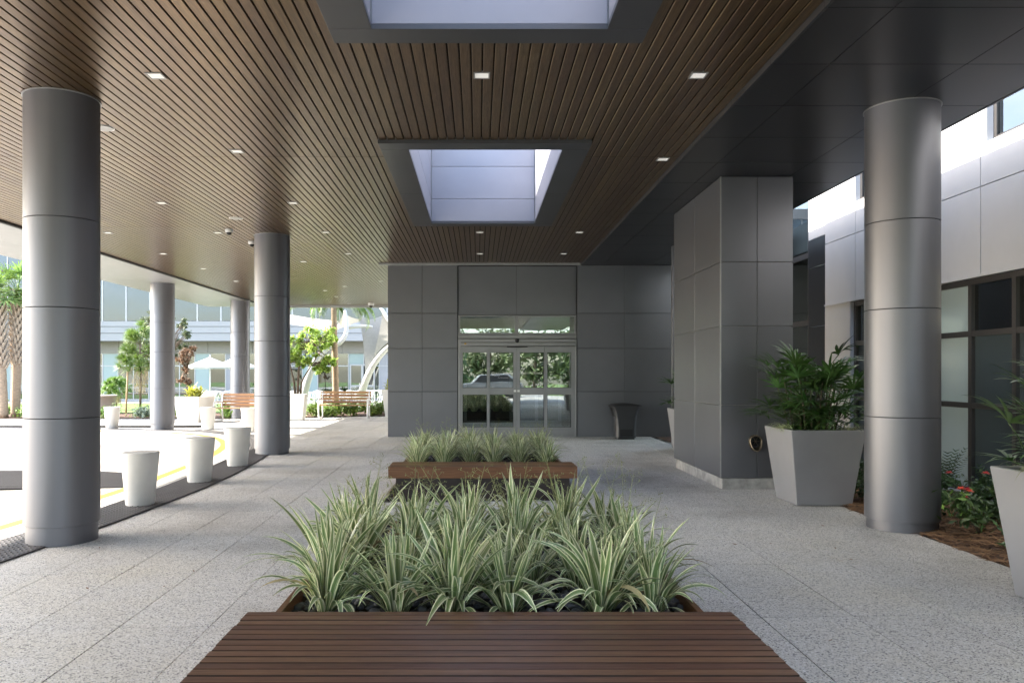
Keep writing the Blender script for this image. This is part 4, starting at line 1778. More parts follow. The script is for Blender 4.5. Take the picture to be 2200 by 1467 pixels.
def lady_palm(x, y, z, label, seed, nc=17, hmax=.95, nleaf=5):
    r_ = random.Random(seed)
    t = thing('lady_palm', (x, y, z), label, 'potted palm', 'lady palms in the grey pots')
    for k in range(nc):
        a = k * 2.399
        r0 = .25 * math.sqrt((k + .5) / nc)
        hh = hmax * r_.uniform(.5, 1.0) * (1 - .25 * r0 / .25)
        lean = r0 * r_.uniform(.5, 1.1)
        p0 = Vector((math.cos(a) * r0, math.sin(a) * r0, -.1))
        p1 = p0 + Vector((math.cos(a) * lean, math.sin(a) * lean, hh))
        mk('cane', MB().tube([p0, (p0 + p1) / 2 + Vector((0, 0, .03)), p1], [.011, .009, .006], 6), M['cane'], t, world=False)
        for q in range(nleaf):
            u = 1 - q * .17 - r_.uniform(0, .06)
            if u < .2:
                continue
            c = p0 + (p1 - p0) * u
            az = a + r_.uniform(-1.0, 1.0) + (q * 2.2)
            el = r_.uniform(.5, .95) if q < 2 else r_.uniform(-.15, .45)
            rad = .22 * r_.uniform(.8, 1.2)
            hub = c + Vector((math.cos(az) * math.cos(el), math.sin(az) * math.cos(el), math.sin(el))) * rad
            if max(abs(hub.x), abs(hub.y)) > .62:
                continue
            o = mk('leaf', FM[r_.randrange(6)], None, t, world=False, loc=hub)
            o.rotation_euler = (r_.uniform(-.3, .3), -el * .9 + r_.uniform(-.15, .35), az)
            s = r_.uniform(.9, 1.25)
            o.scale = (s, s, s)
    return t


PZ = ghz(4.1, 9.7) + .85
lady_palm(4.08, 9.7, PZ, 'bushy dark green lady palm in the grey pot in front of the pier', 31, 24, 1.14, 7)
lady_palm(4.12, 5.30, ghz(4, 5.3) + .85, 'lady palm entering the picture at the right edge above the cut off pot', 32, 12, .9)
lady_palm(4.12, 15.0, ghz(4, 15) + .85, 'lady palm fronds peeking out left of the plinth pier', 33, 12, .85)


def foxtail(x, y, z, label, seed, n=26, r0=.36):
    r_ = random.Random(seed)
    mb = MB()
    for k in range(n):
        a = r_.uniform(0, 6.28)
        q = r0 * math.sqrt(r_.random())
        cx, cy_ = math.cos(a) * q, math.sin(a) * q
        cx, cy_ = max(-.36, min(.36, cx)), max(-.36, min(.36, cy_))
        h = r_.uniform(.12, .24)
        lean = Vector((r_.uniform(-.35, .35), r_.uniform(-.35, .35), 1))
        for _ in range(130):
            t = r_.random()
            c = Vector((cx, cy_, 0)) + lean * h * t
            rr = .032 * (1 - t * .75)
            d = Vector((r_.gauss(0, 1), r_.gauss(0, 1), r_.gauss(.5, 1))).normalized()
            p = c + d * rr * .4
            e = c + d * rr * 1.25
            s = Vector((r_.gauss(0, 1), r_.gauss(0, 1), r_.gauss(0, 1))).normalized() * .0035
            mb.poly([p - s, p + s, e])
    o = mk('foxtail_fern', mb, M['fern'], loc=(x, y, z))
    return tag(o, label, 'fern', 'foxtail ferns under the palms')


foxtail(4.08, 9.65, PZ - .03, 'bright foxtail ferns filling the pot rim below the bushy palm', 41, 34)
foxtail(4.1, 5.3, ghz(4, 5.3) + .82, 'foxtail fern at the rim of the cut off pot', 42, 14)


def spider(x, y, z, label, seed, dirs):
    r_ = random.Random(seed)
    mb = MB()
    for k in range(46):
        a = dirs + r_.gauss(0, .8)
        blade(r_.uniform(.15, .3), r_.uniform(.007, .012), r_.uniform(.2, .8), r_.uniform(1.8, 2.7), 1.1, 6, 0, .3, mb, a, Vector((r_.uniform(-.05, .05), r_.uniform(-.09, .09), 0)))
    o = mk('spider_plant', mb, M['lily'], loc=(x, y, z))
    return tag(o, label, 'spider plant', 'trailing spider plants')


spider(3.72, 9.6, PZ + .03, 'pale trailing spider plant spilling over the left rim of the bushy palm pot', 1, PI)
spider(4.35, 9.36, PZ + .02, 'small spider plant at the right rim of the bushy palm pot', 2, 0)
spider(3.80, 5.3, ghz(4, 5.3) + .88, 'trailing spider plant on the rim of the cut off pot', 3, PI)

# ------------------------------------------------------------------ litter bin
bx, by = XD(1333), 19.15
bz = ghz(bx, by)
bn = thing('litter_bin', (bx, by, bz), 'dark graphite litter bin with flared top standing against the entrance front', 'bin')
mb = MB()
prof = [(.235, .03), (.235, .3), (.25, .5), (.285, .66), (.33, .78), (.35, .80)]
rings_ = []
for r, z in prof:
    k = len(mb.v)
    d = .235 if z < .7 else .25
    c_ = .05
    mb.v += [(-r + c_, -d, z), (r - c_, -d, z), (r, -d + c_, z), (r, d - c_, z), (r - c_, d, z), (-r + c_, d, z), (-r, d - c_, z), (-r, -d + c_, z)]
    rings_.append(k)
for a, b in zip(rings_, rings_[1:]):
    for i in range(8):
        j = (i + 1) % 8
        mb.face([a + i, a + j, b + j, b + i])
mb.face([rings_[0] + i for i in range(8)][::-1])
mk('bin_body', mb, M['bin'], bn, .012, world=False)
mb = MB()
k0 = []
for i in range(13):
    u = i / 12 * 2 - 1
    z = .80 + .055 * (1 - u * u)
    k0.append(len(mb.v))
    mb.v += [(.365 * u, -.27, z), (.365 * u, .27, z), (.365 * u, .27, .795), (.365 * u, -.27, .795)]
for a, b in zip(k0, k0[1:]):
    for q in range(4):
        mb.face([a + q, b + q, b + (q + 1) % 4, a + (q + 1) % 4])
mb.face([k0[0] + q for q in range(4)])
mb.face([k0[-1] + q for q in range(4)][::-1])
mk('lid', mb, M['black'], bn, world=False)
mk('vent_plate', MB().box(-.15, .15, -.241, -.236, .07, .24), M['black'], bn, world=False)
mk('foot', MB().box(-.2, .2, -.2, .2, 0, .03), M['black'], bn, world=False)
mk('side_opening', MB().poly([(-.253, -.15, .52), (-.253, .15, .52), (-.318, .15, .74), (-.318, -.15, .74)][::-1]), M['black'], bn, world=False)


# ------------------------------------------------------------------ roses and coonties in the right bed
def cloud(mb, centers, n, size, r_, flat=.3, elong=1.7):
    for _ in range(n):
        c, rad = r_.choice(centers)
        d = Vector((r_.gauss(0, 1), r_.gauss(0, 1), r_.gauss(0, 1))).normalized()
        p = Vector(c) + Vector((d.x * rad[0], d.y * rad[1], d.z * rad[2])) * min(abs(r_.gauss(0, .72)), 1.7)
        nrm = (d * .6 + Vector((r_.gauss(0, .6), r_.gauss(0, .6), r_.gauss(.5, .6)))).normalized()
        a = nrm.orthogonal().normalized()
        a = Quaternion(nrm, r_.uniform(0, 6.28)) @ a
        b = nrm.cross(a)
        s = size * r_.uniform(.6, 1.35)
        L, w_ = s * elong * .5, s * .32
        mb.poly([p - a * L, p - a * L * .2 - b * w_ + nrm * s * .06, p + a * L, p - a * L * .2 + b * w_ + nrm * s * .06])


def rose(x, y, h, w_, label, seed, nfl, young=False):
    r_ = random.Random(seed)
    t = thing('rose_bush', (x, y, mulch_h(x, y)), label, 'rose bush', 'rose bushes in the mulch bed')
    st = MB()
    cs = []
    for k in range(9):
        a = r_.uniform(0, 6.28)
        q = w_ * r_.uniform(.3, 1)
        tip = Vector((math.cos(a) * q, math.sin(a) * q, h * r_.uniform(.45, 1)))
        st.tube([(0, 0, 0), tip * .55 + Vector((0, 0, .04)), tip], [.006, .004, .002], 4)
        cs.append((tip * .95, (.13, .13, .09)))
        cs.append((tip * .6, (.12, .12, .1)))
    mk('stem', st, M['cane'], t, world=False)
    mb = MB()
    cloud(mb, cs, 900, .042, r_)
    mk('foliage', mb, M['rose'], t, world=False)
    mb = MB()
    cloud(mb, cs[:4], 60, .05, r_)
    if young:
        mk('young_foliage', mb, M['roselight'], t, world=False)
    for k in range(nfl):
        c = cs[2 * k][0] + Vector((0, -.05, .07))
        f_ = MB()
        for q in range(16):
            a = q * 2.399
            rr = .005 + .018 * q / 16
            e = .9 - q * .05
            p = c + Vector((math.cos(a) * rr, math.sin(a) * rr, .012 * (1 - q / 16)))
            d = Vector((math.cos(a) * math.cos(e), math.sin(a) * math.cos(e), math.sin(e)))
            s_ = Vector((-math.sin(a), math.cos(a), 0)) * .016
            f_.poly([p - s_ * .4, p + s_ * .4, p + s_ * .8 + d * .018, p + d * .024, p - s_ * .8 + d * .018])
        mk('flower', f_, M['petal'], t, world=False)


rose(4.75, 7.55, .42, .3, 'rose bush with coral flowers beside the foot of the right column', 61, 4, True)
rose(5.2, 8.05, .45, .3, 'rose bush behind the flowering one, next to the right column', 62, 2)
rose(5.05, 7.0, .36, .3, 'rose bush between the flowering one and the cut off pot', 63, 2)
rose(4.7, 9.5, .3, .25, 'low rose bush between the palm pot and the right column', 64, 0)
rose(4.95, 10.4, .35, .25, 'rose bush seen between pier pot and right column', 65, 0)
rose(4.85, 8.5, .4, .3, 'rose bush directly behind the right column foot', 67, 1)
rose(5.35, 7.35, .42, .3, 'rose bush in the second row behind the coral flowers', 68, 1)
rose(4.7, 6.75, .3, .26, 'low leafy rose bush at the paving edge beside the cut off pot', 69, 0, True)
rose(5.5, 8.4, .42, .3, 'leafy rose bush in front of the second coontie', 70, 0)
rose(5.45, 6.75, .45, .3, 'leafy rose bush in front of the nearest coontie', 75, 0)
rose(5.3, 6.3, .4, .3, 'rose bush behind the cut off pot', 66, 1)


def coontie(x, y, h, label, seed):
    r_ = random.Random(seed)
    t = thing('coontie', (x, y, mulch_h(x, y)), label, 'cycad', 'coonties under the long window')
    for k in range(13):
        a = k * 2.399
        lean = r_.uniform(.25, 1.0)
        mb = MB()
        L = h * r_.uniform(.85, 1.15)
        p = Vector((0, 0, 0))
        for i in range(15):
            u = i / 14
            th = lean * (.35 + .9 * u)
            d = Vector((math.sin(th), 0, math.cos(th)))
            p2_ = p + d * L / 14
            if i > 2:
                for s_ in (-1, 1):
                    e = p + Vector((d.x * .5, s_ * .9, d.z * .5)).normalized() * .085 * (1 - abs(u - .5) * .8)
                    q = d * .008
                    mb.poly([p - q, p + q, e + q * .6, e - q * .3])
            p = p2_
        mk('frond', mb, M['cycad'], t, world=False, rot=(0, 0, a))


coontie(5.72, 9.75, .62, 'dark coontie under the frosted pane right of the column', 71)
coontie(5.7, 8.75, .5, 'dark coontie under the long window, between column and cut off pot', 72)
coontie(5.65, 7.7, .5, 'coontie nearest the cut off pot under the long window', 73)
coontie(5.7, 11.4, .5, 'coontie glimpsed between the palm pot and the right column', 74)
r_ = random.Random(9)
mb = MB()
for k in range(50):
    blade(r_.uniform(.2, .36), .012, .1, r_.uniform(.4, 1.3), 1.4, 5, 0, .3, mb, r_.uniform(0, 6.28), Vector((r_.uniform(-.05, .05), r_.uniform(-.05, .05), 0)))
o = mk('grass_tuft', mb, M['shrub'], loc=(5.35, 7.55, mulch_h(5.3, 7.5)))
tag(o, 'bright green grassy tuft behind the coral roses', 'grass tuft')


# ------------------------------------------------------------------ far island: benches, pots, trees
def park_bench(x, y, rz, label):
    z = ghz(x, y) + .02
    t = thing('park_bench', (x, y, z), label, 'bench', 'wooden park benches on the island', rz)
    for k in range(4):
        mk('back_slat', MB().box(-.9, .9, .30 + .02 * k, .335 + .02 * k, .5 + .115 * k, .59 + .115 * k), M['parkwood'], t, .004, world=False)
    for k in range(4):
        mk('seat_slat', MB().box(-.9, .9, -.22 + .125 * k, -.12 + .125 * k, .43, .46), M['parkwood'], t, .004, world=False)
    for s in (-1, 1):
        xx = s * .86
        mk('leg_frame', MB().tube([(xx, .36, .0), (xx, -.18, .0), (xx, -.26, .05), (xx, -.28, .3), (xx, -.25, .62), (xx, -.18, .66), (xx, .28, .64)], .03, 8), M['white'], t, world=False)
        mk('leg_frame', MB().tube([(xx - s * .02, .36, .02), (xx - s * .02, .3, .5), (xx - s * .02, .38, .95)], .026, 8), M['white'], t, world=False)
    return t


pb = park_bench(-4.75, 28.3, 0, 'wooden park bench with white legs right of the bollard column, in front of the patio')
dup(pb, (-8.15, 27.4, ghz(-8, 27.4) + .02), R(-8), 'wooden park bench with white legs left of the bollard column, partly hidden by it')

square_pot(-9.75, 27.4, .98, .78, .88, M['potwhite'], 'big white square pot with yellow croton right of the silver drive column', R(-14))
square_pot(-6.35, 27.6, .8, .62, .9, M['potwhite'], 'white square pot in front of the leafy multi stem tree, beside the bollard column', R(4))
square_pot(-3.05, 28.6, .75, .5, 1.0, M['potwhite'], 'slim white pot cut off by the left corner of the entrance front', 0)
t = thing('round_pot', (-15.6, 33.2, ghz(-15, 33) + .02), 'tan round pot on the lawn just right of the near left column', 'plant pot')
mk('pot_body', MB().lathe([(.36, 0), (.42, .3), (.5, .7), (.54, .74), (.5, .76), (.46, .7)], 28, caps=False), M['pottan'], t, world=False)
mk('soil', MB().lathe([(.46, .66), (.46, .68)], 20), M['soil'], t, world=False)


def croton(x, y, z, label, seed, mat, sc=1.0, n=110, cat='croton'):
    r_ = random.Random(seed)
    mb = MB()
    for k in range(n):
        a = r_.uniform(0, 6.28)
        el = r_.uniform(.1, 1.3)
        blade(r_.uniform(.25, .5) * sc, .07 * sc, el * .5, el + .6, 1.2, 5, 0, .2, mb, a, Vector((r_.uniform(-.2, .2) * sc, r_.uniform(-.2, .2) * sc, r_.uniform(0, .2) * sc)))
    o = mk('croton', mb, mat, loc=(x, y, z))
    return tag(o, label, cat)


croton(-9.75, 27.4, ghz(-9.7, 27.4) + .8, 'yellow green croton spilling from the big white pot by the silver column', 81, M['croton'])
croton(-3.05, 28.5, ghz(-3, 28.6) + .9, 'yellow green plant in the slim pot beside the entrance front corner', 82, M['croton'], .9)


def tree(x, y, label, stems, crown, nleaf, size, mat, seed, z=None, cat='tree', name='broadleaf_tree', bark='bark'):
    r_ = random.Random(seed)
    z = ghz(x, y) + .02 if z is None else z
    t = thing(name, (x, y, z), label, cat)
    o0 = Vector((x, y, z))
    for path, rad in stems:
        mk('trunk', MB().tube([Vector(p) - o0 for p in path], rad, 7), M[bark], t, world=False)
    mb = MB()
    cs = [(Vector(c) - o0, (rr, rr, rr * .8)) for c, rr in crown]
    lim = MB()
    top = Vector(stems[0][0][-1]) - o0
    for c, rr in cs:
        b = min((Vector(s[0][-2]) - o0 for s in stems), key=lambda q: (q - c).length)
        m_ = (b + c) / 2 + Vector((r_.uniform(-.1, .1), r_.uniform(-.1, .1), .1))
        lim.tube([b, m_, c], [.022, .014, .006], 5)
        for q in range(4):
            d = Vector((r_.gauss(0, 1), r_.gauss(0, 1), r_.gauss(0, 1))).normalized() * rr[0] * .9
            lim.tube([c, c + d], [.006, .002], 4)
    mk('limbs', lim, M[bark], t, world=False)
    cloud(mb, cs, nleaf, size, r_, elong=2.0)
    mk('crown', mb, mat, t, world=False)
    return t


def pxs(lst, z, dz=0.0, seed=0):
    r_ = random.Random(seed)
    out = []
    for px, py, pr in lst:
        zz = z + r_.uniform(-dz, dz)
        for q in range(5):
            a = r_.uniform(0, 6.28)
            d = pr * math.sqrt(r_.random()) * .95
            out.append((W(px + math.cos(a) * d, py + math.sin(a) * d * .8, zz + r_.uniform(-.4, .4)), pr * r_.uniform(.3, .6) * zz / F))
    return out


tz_ = ghz(-7, 33) + .02
tx_ = W(640, 850, 33)[0]
tb = Vector((tx_, 33, tz_))
stems = [([tb, W(640, 830, 33), W(642, 790, 32.8), W(662, 750, 32.7), W(672, 730, 32.6)], [.07, .055, .04, .028, .012]),
         ([tb + Vector((.05, 0, 0)), W(648, 820, 33.2), W(668, 785, 33.4), W(690, 750, 33.5)], [.06, .04, .025, .01]),
         ([tb + Vector((-.05, 0, 0)), W(632, 820, 33), W(622, 780, 33), W(616, 745, 33)], [.06, .04, .025, .01])]
tree(tx_, 33, 'bright leafy multi stem tree just behind the white pot beside the bollard column', stems,
     pxs([(640, 730, 24), (665, 722, 22), (690, 718, 16), (704, 715, 12), (716, 728, 10), (650, 752, 24), (680, 742, 20), (630, 762, 20), (665, 768, 16), (700, 742, 12), (705, 772, 10), (690, 782, 10), (612, 740, 24), (605, 765, 20), (712, 778, 9), (683, 795, 9), (700, 790, 9), (650, 780, 12)], 33, .6, 3), 7500, .095, M['treeleaf'], 5, tz_)
# fine leafed tree behind the silver column
bt = Vector((-14.0, 34, ghz(-14, 34)))
stems = [([W(352, 880, 34), W(352, 830, 34), W(350, 780, 34), W(352, 720, 34)], [.07, .06, .045, .02])]
tree(W(352, 880, 34)[0], 34, 'grey green fine leafed tree rising behind the silver drive column', stems,
     pxs([(318, 680, 14), (325, 705, 20), (320, 735, 20), (330, 765, 20), (388, 690, 12), (392, 715, 14), (385, 740, 16), (400, 725, 8), (380, 765, 16), (335, 800, 16), (390, 700, 10), (312, 760, 16), (350, 690, 25), (350, 740, 25), (315, 785, 14), (340, 820, 14)], 34, .6, 4), 6000, .07, M['treedark'], 6, ghz(-14, 34) + .02)
stems = [([W(404, 880, 33.2), W(402, 840, 33.2), W(400, 800, 33.2), W(398, 770, 33.2)], [.03, .028, .02, .01])]
tree(W(404, 880, 33.2)[0], 33.2, 'small tree with dry brown leaves between the silver column and the umbrella', stems,
     pxs([(395, 755, 12), (408, 760, 12), (415, 750, 8), (400, 772, 12), (385, 768, 12), (395, 795, 10), (388, 815, 10), (402, 820, 8)], 33.2, .3, 7), 2600, .055, M['brownleaf'], 7, ghz(-12, 33) + .02)


def pine(x, y, h, label, seed, sc=1.0):
    r_ = random.Random(seed)
    z = ghz(x, y) + .02
    t = thing('pine_sapling', (x, y, z), label, 'pine tree', 'young pines on the island')
    mk('trunk', MB().tube([(0, 0, 0), (.02, 0, h * .4), (0, 0, h * .75), (.02, 0, h)], [.05 * sc, .042 * sc, .03 * sc, .012], 8), M['bark'], t, world=False)
    lim, mb, dry = MB(), MB(), MB()
    tufts = [(Vector((.02, 0, h)), Vector((0, 0, 1)))]
    for k in range(26):
        u = r_.uniform(.42, .96)
        a = r_.uniform(0, 6.28)
        L = (1.1 - u) * 1.25 * sc * r_.uniform(.6, 1) + .12
        d = Vector((math.cos(a), math.sin(a), r_.uniform(.15, .8))).normalized()
        p = Vector((0, 0, h * u))
        lim.tube([p, p + d * L], [.014, .006], 5)
        tufts.append((p + d * L, d))
        tufts.append((p + d * L * .55, d))
    for c, d in tufts:
        for _ in range(75):
            e = (d * .9 + Vector((r_.gauss(0, .7), r_.gauss(0, .7), r_.gauss(0, .6)))).normalized()
            L = r_.uniform(.25, .42) * sc
            s = e.orthogonal().normalized() * .007
            dr = Vector((0, 0, -.07 * sc))
            mb.poly([c - s, c + s, c + e * L * .6 + s, c + e * L + dr, c + e * L * .6 - s])
    for _ in range(300):
        c = Vector((r_.uniform(-.25, .25) * sc, r_.uniform(-.25, .25) * sc, h * r_.uniform(.28, .55)))
        e = Vector((r_.gauss(0, .4), r_.gauss(0, .4), -1)).normalized() * r_.uniform(.15, .35)
        s = Vector((.006, 0, 0))
        dry.poly([c - s, c + s, c + e])
    mk('limbs', lim, M['bark'], t, world=False)
    mk('crown', mb, M['pine'], t, world=False)
    mk('dry_needles', dry, M['straw'], t, world=False)
    return t


pine(W(301, 880, 31)[0], 31, 3.5, 'young bright green pine with a stake left of the silver column', 21)
pine(W(250, 880, 36)[0], 36, 1.35, 'small pine tuft on the lawn left of the staked pine', 22, .7)
xk = W(270, 880, 31)[0]
o = mk('tree_stake', MB().tube([(0, 0, -.1), (.08, 0, 1.75)], .035, 8), M['stake'], loc=(xk, 31, ghz(xk, 31)))
tag(o, 'timber stake leaning beside the young pine', 'stake')


# palms
def frond_mesh(seed, L=2.2, droop=1.9, nl=34):
    r_ = random.Random(seed)
    mb = MB()
    p = Vector((0, 0, 0))
    pts = []
    for i in range(15):
        u = i / 14
        th = .45 + droop * u ** 1.2
        d = Vector((math.sin(th), 0, math.cos(th)))
        pts.append((p.copy(), d))
        p = p + d * L / 14
    mb.tube([q[0] for q in pts], [.025 * (1 - .85 * i / 14) for i in range(15)], 4)
    for k in range(nl):
        u = .15 + .85 * k / (nl - 1)
        i = min(int(u * 14), 13)
        c, d = pts[i][0].lerp(pts[i + 1][0], u * 14 - i), pts[i][1]
        for s_ in (-1, 1):
            ln = .55 * (1 - abs(u - .45) * 1.1) * r_.uniform(.8, 1.1)
            e = (Vector((d.x * .7, s_ * .8, d.z * .7 - .35))).normalized()
            m_ = c + e * ln * .5
            t_ = c + e * ln + Vector((0, 0, -.18 * ln - .05))
            w_ = d * .016
            mb.poly([c - w_, c + w_, m_ + w_, t_, m_ - w_])
    me = mb.mesh('frond')
    me.materials.append(M['frond'])
    return me


def fanfrond(seed):
    r_ = random.Random(seed)
    mb = MB()
    mb.tube([(0, 0, 0), (.35, 0, .3), (.7, 0, .45)], [.02, .016, .012], 4)
    for k in range(24):
        u = k / 23 * 2 - 1
        blade(r_.uniform(.6, .8) * (1 - .3 * abs(u)), .05, r_.uniform(.9, 1.15), r_.uniform(1.5, 2.4), 1.6, 5, 0, .3, mb, u * 2.2, Vector((.7, 0, .45)))
    me = mb.mesh('frond')
    me.materials.append(M['frond'])
    return me


FR = [frond_mesh(1, 2.2, 2.3), frond_mesh(2, 2.3, 2.7), frond_mesh(3, 2.0, 1.7)]
FF = [fanfrond(11), fanfrond(12)]


def palm(x, y, h, r0, r1, label, kind, seed, lean=0.0, boots=False):
    r_ = random.Random(seed)
    z = ghz(x, y) + .02
    t = thing('palm_tree', (x, y, z), label, 'palm tree', 'palms beyond the drive')
    path = [Vector((lean * u, 0, h * u)) for u in [i / 24 for i in range(25)]]
    mk('trunk', MB().tube(path, [(r0 + (r1 - r0) * i / 24) * (1 + .05 * (i % 2)) for i in range(25)], 12), M['palmbark'], t, world=False)
    if boots:
        mb = MB()
        n = 0
        zz = h * .42
        while zz < h:
            a = n * 2.399
            c = Vector((lean * zz / h + math.cos(a) * r1 * .9, math.sin(a) * r1 * .9, zz))
            d = Vector((math.cos(a) * .5, math.sin(a) * .5, 1)).normalized()
            s_ = Vector((-math.sin(a), math.cos(a), 0)) * .05
            o_ = Vector((math.cos(a), math.sin(a), 0)) * .05
            mb.hexa([c - s_, c + s_, c + s_ + o_, c - s_ + o_], [c - s_ * .6 + d * .28, c + s_ * .6 + d * .28, c + s_ * .5 + d * .3 + o_, c - s_ * .5 + d * .3 + o_])
            zz += .018
            n += 1
        mk('leaf_bases', mb, M['boot'], t, world=False)
    nf = 22 if kind == 'fan' else 20
    for k in range(nf):
        o = mk('frond', (FF[k % 2] if kind == 'fan' else FR[k % 3]), None, t, world=False, loc=(lean, 0, h - .05 + r_.uniform(-.1, .1)))
        tilt = r_.uniform(-.9, .75) if kind == 'fan' else r_.uniform(-.5, .5)
        o.rotation_euler = (0, tilt, k * 2.399)
        s = r_.uniform(.8, 1.1)
        o.scale = (s, s, s)
    return t


palm(W(722, 851, 34)[0], 34, 4.45, .15, .11, 'tall palm with ringed brown trunk behind the right park bench', 'feather', 1, -.1)
palm(W(8, 890, 29.6)[0], 29.6, 4.35, .16, .15, 'sabal palm with crisscross boots at the left picture edge', 'fan', 2, -.2, True)
palm(W(33, 890, 30.2)[0], 30.2, 4.6, .16, .15, 'sabal palm close beside the near left column', 'fan', 3, .1, True)

# low shrubs in the bed
SH = []
for i in range(4):
    r_ = random.Random(900 + i)
    mb = MB()
    cloud(mb, [((r_.uniform(-.3, .3), r_.uniform(-.25, .25), r_.uniform(.1, .35)), (.26, .26, .2)) for _ in range(7)], 620, .085, r_, elong=2)
    me = mb.mesh('shrub')
    SH.append(mb)
shm = []
for i, mb in enumerate(SH):
    for mt in ('shrub', 'silver'):
        me = mb.mesh('shrub')
        me.materials.append(M[mt])
        shm.append(me)
SHR = [
    (-3.1, 29.7, 0, 'low green shrub nearest the entrance front corner behind the right park bench'),
    (-3.8, 29.75, 2, 'low green shrub behind the right end of the right park bench'),
    (-4.6, 29.8, 4, 'low green shrub behind the middle of the right park bench'),
    (-5.4, 29.7, 6, 'low green shrub behind the left end of the right park bench'),
    (-6.05, 29.8, 0, 'low green shrub beside the white pot of the leafy tree'),
    (-3.6, 31.0, 1, 'pale silvery shrub with twiggy leaves by the entrance front corner'),
    (-7.4, 29.8, 2, 'low shrub hidden behind the bollard column'),
    (-8.2, 30.2, 4, 'green shrub behind the left park bench'),
    (-9.2, 29.6, 6, 'green hedge shrub between the big white pot and the left park bench'),
    (-11.0, 29.9, 0, 'green shrub just left of the silver drive column'),
    (-11.8, 29.8, 3, 'silvery spiky shrub at the foot of the young pine'),
    (-12.5, 29.9, 5, 'silvery spiky shrub at the foot of the timber stake'),
    (-12.9, 30.6, 2, 'green shrub behind the stake'),
    (-13.8, 29.9, 6, 'green shrub behind the bollard across the drive'),
    (-14.5, 30.2, 4, 'green shrub below the tan round pot'),
    (-17.0, 30.0, 2, 'bright green shrub at the foot of the sabal palms'),
    (-18.2, 30.4, 0, 'green shrub at the left picture edge under the sabal palm'),
    (-15.8, 30.4, 6, 'green shrub hidden behind the near left column'),
]
for x, y, k, lb in SHR:
    o = mk('shrub', shm[k], None, loc=(x, y, ghz(x, y) + .02), rot=(0, 0, rnd.uniform(0, 6)))
    s = rnd.uniform(.85, 1.15)
    o.scale = (s, s, s)
    tag(o, lb, 'shrub', 'low shrubs in the island bed')

# umbrellas, tables and chairs on the patio
def umbrella(x, y, label):
    z = ghz(x, y) + .03
    t = thing('patio_umbrella', (x, y, z), label, 'umbrella', 'white patio umbrellas')
    mk('pole', MB().tube([(0, 0, 0), (0, 0, 2.55)], .025, 8), M['white'], t, world=False)
    mb = MB()
    n, r = 8, 1.25
    k = len(mb.v)
    mb.v.append((0, 0, 2.5))
    for i in range(n):
        a = 2 * PI * (i + .5) / n
        mb.v.append((r * math.cos(a), r * math.sin(a), 1.98))
    for i in range(n):
        mb.face([0, 1 + i, 1 + (i + 1) % n])
    for i in range(n):
        a, b = mb.v[1 + i], mb.v[1 + (i + 1) % n]
        mb.poly([a, b, (b[0], b[1], b[2] - .09), (a[0], a[1], a[2] - .09)])
    mk('canopy_cloth', mb, M['umbrella'], t, world=False)
    mk('finial', MB().lathe([(.03, 2.5), (.02, 2.6)], 8), M['white'], t, world=False)
    return t


umbrella(W(451, 840, 41)[0], 41, 'white patio umbrella right of the silver column, fully visible')
umbrella(W(505, 840, 42)[0], 42, 'white patio umbrella half hidden behind the far column')


def wire_chair():
    mb = MB()
    z = .44
    mb.tube([(.22 * math.cos(a), .22 * math.sin(a), z) for a in [2 * PI * i / 12 for i in range(13)]], .018, 5)
    for sx_, sy_ in ((-1, -1), (1, -1), (1, 1), (-1, 1)):
        mb.tube([(sx_ * .15, sy_ * .15, z), (sx_ * .22, sy_ * .22, 0)], .016, 5)
    arc = [(.27 * math.cos(a), .27 * math.sin(a), .78 - .1 * abs(math.cos(a)) ** 3) for a in [PI * i / 10 for i in range(11)]]
    mb.tube([(.24, -.12, z)] + arc + [(-.24, -.12, z)], .018, 5)
    for i in range(1, 10):
        a = PI * i / 10
        mb.tube([(.22 * math.cos(a), .22 * math.sin(a), z), arc[i]], .012, 4)
    for i in range(-3, 4):
        w_ = math.sqrt(.22 ** 2 - (i * .06) ** 2)
        mb.tube([(i * .06, -w_, z), (i * .06, w_, z)], .012, 4)
    me = mb.mesh('wire_chair')
    me.materials.append(M['white'])
    return me


WC = wire_chair()
mb = MB()
mb.lathe([(.4, .71), (.4, .74)], 20)
mb.tube([(0, 0, .02), (0, 0, .72)], .03, 8)
mb.lathe([(.25, 0), (.05, .04)], 16)
TB = mb.mesh('cafe_table')
TB.materials.append(M['white'])
sets = [(448, 39.5, 'under the full umbrella'), (482, 40, 'under the half hidden umbrella'), (655, 38.5, 'by the leafy tree'), (690, 38, 'just left of the palm trunk'), (765, 38.5, 'in front of the patio door'), (805, 39, 'near the entrance front corner')]
for i, (px, zz, where) in enumerate(sets):
    x = W(px, 850, zz)[0]
    zb = ghz(x, zz) + .03
    o = mk('cafe_table', TB, None, loc=(x, zz, zb))
    tag(o, 'round white cafe table ' + where, 'table', 'white cafe tables on the patio')
    for k in range(4):
        a = k * PI / 2 + .5 + i
        o = mk('wire_chair', WC, None, loc=(x + .62 * math.cos(a), zz + .62 * math.sin(a), zb), rot=(0, 0, a - PI / 2))
        side_ = ['right far', 'left far', 'left near', 'right near'][int((a % (2 * PI)) // (PI / 2))]
        tag(o, 'white wire chair, %s of the table %s' % (side_, where), 'chair', 'white wire chairs on the patio')

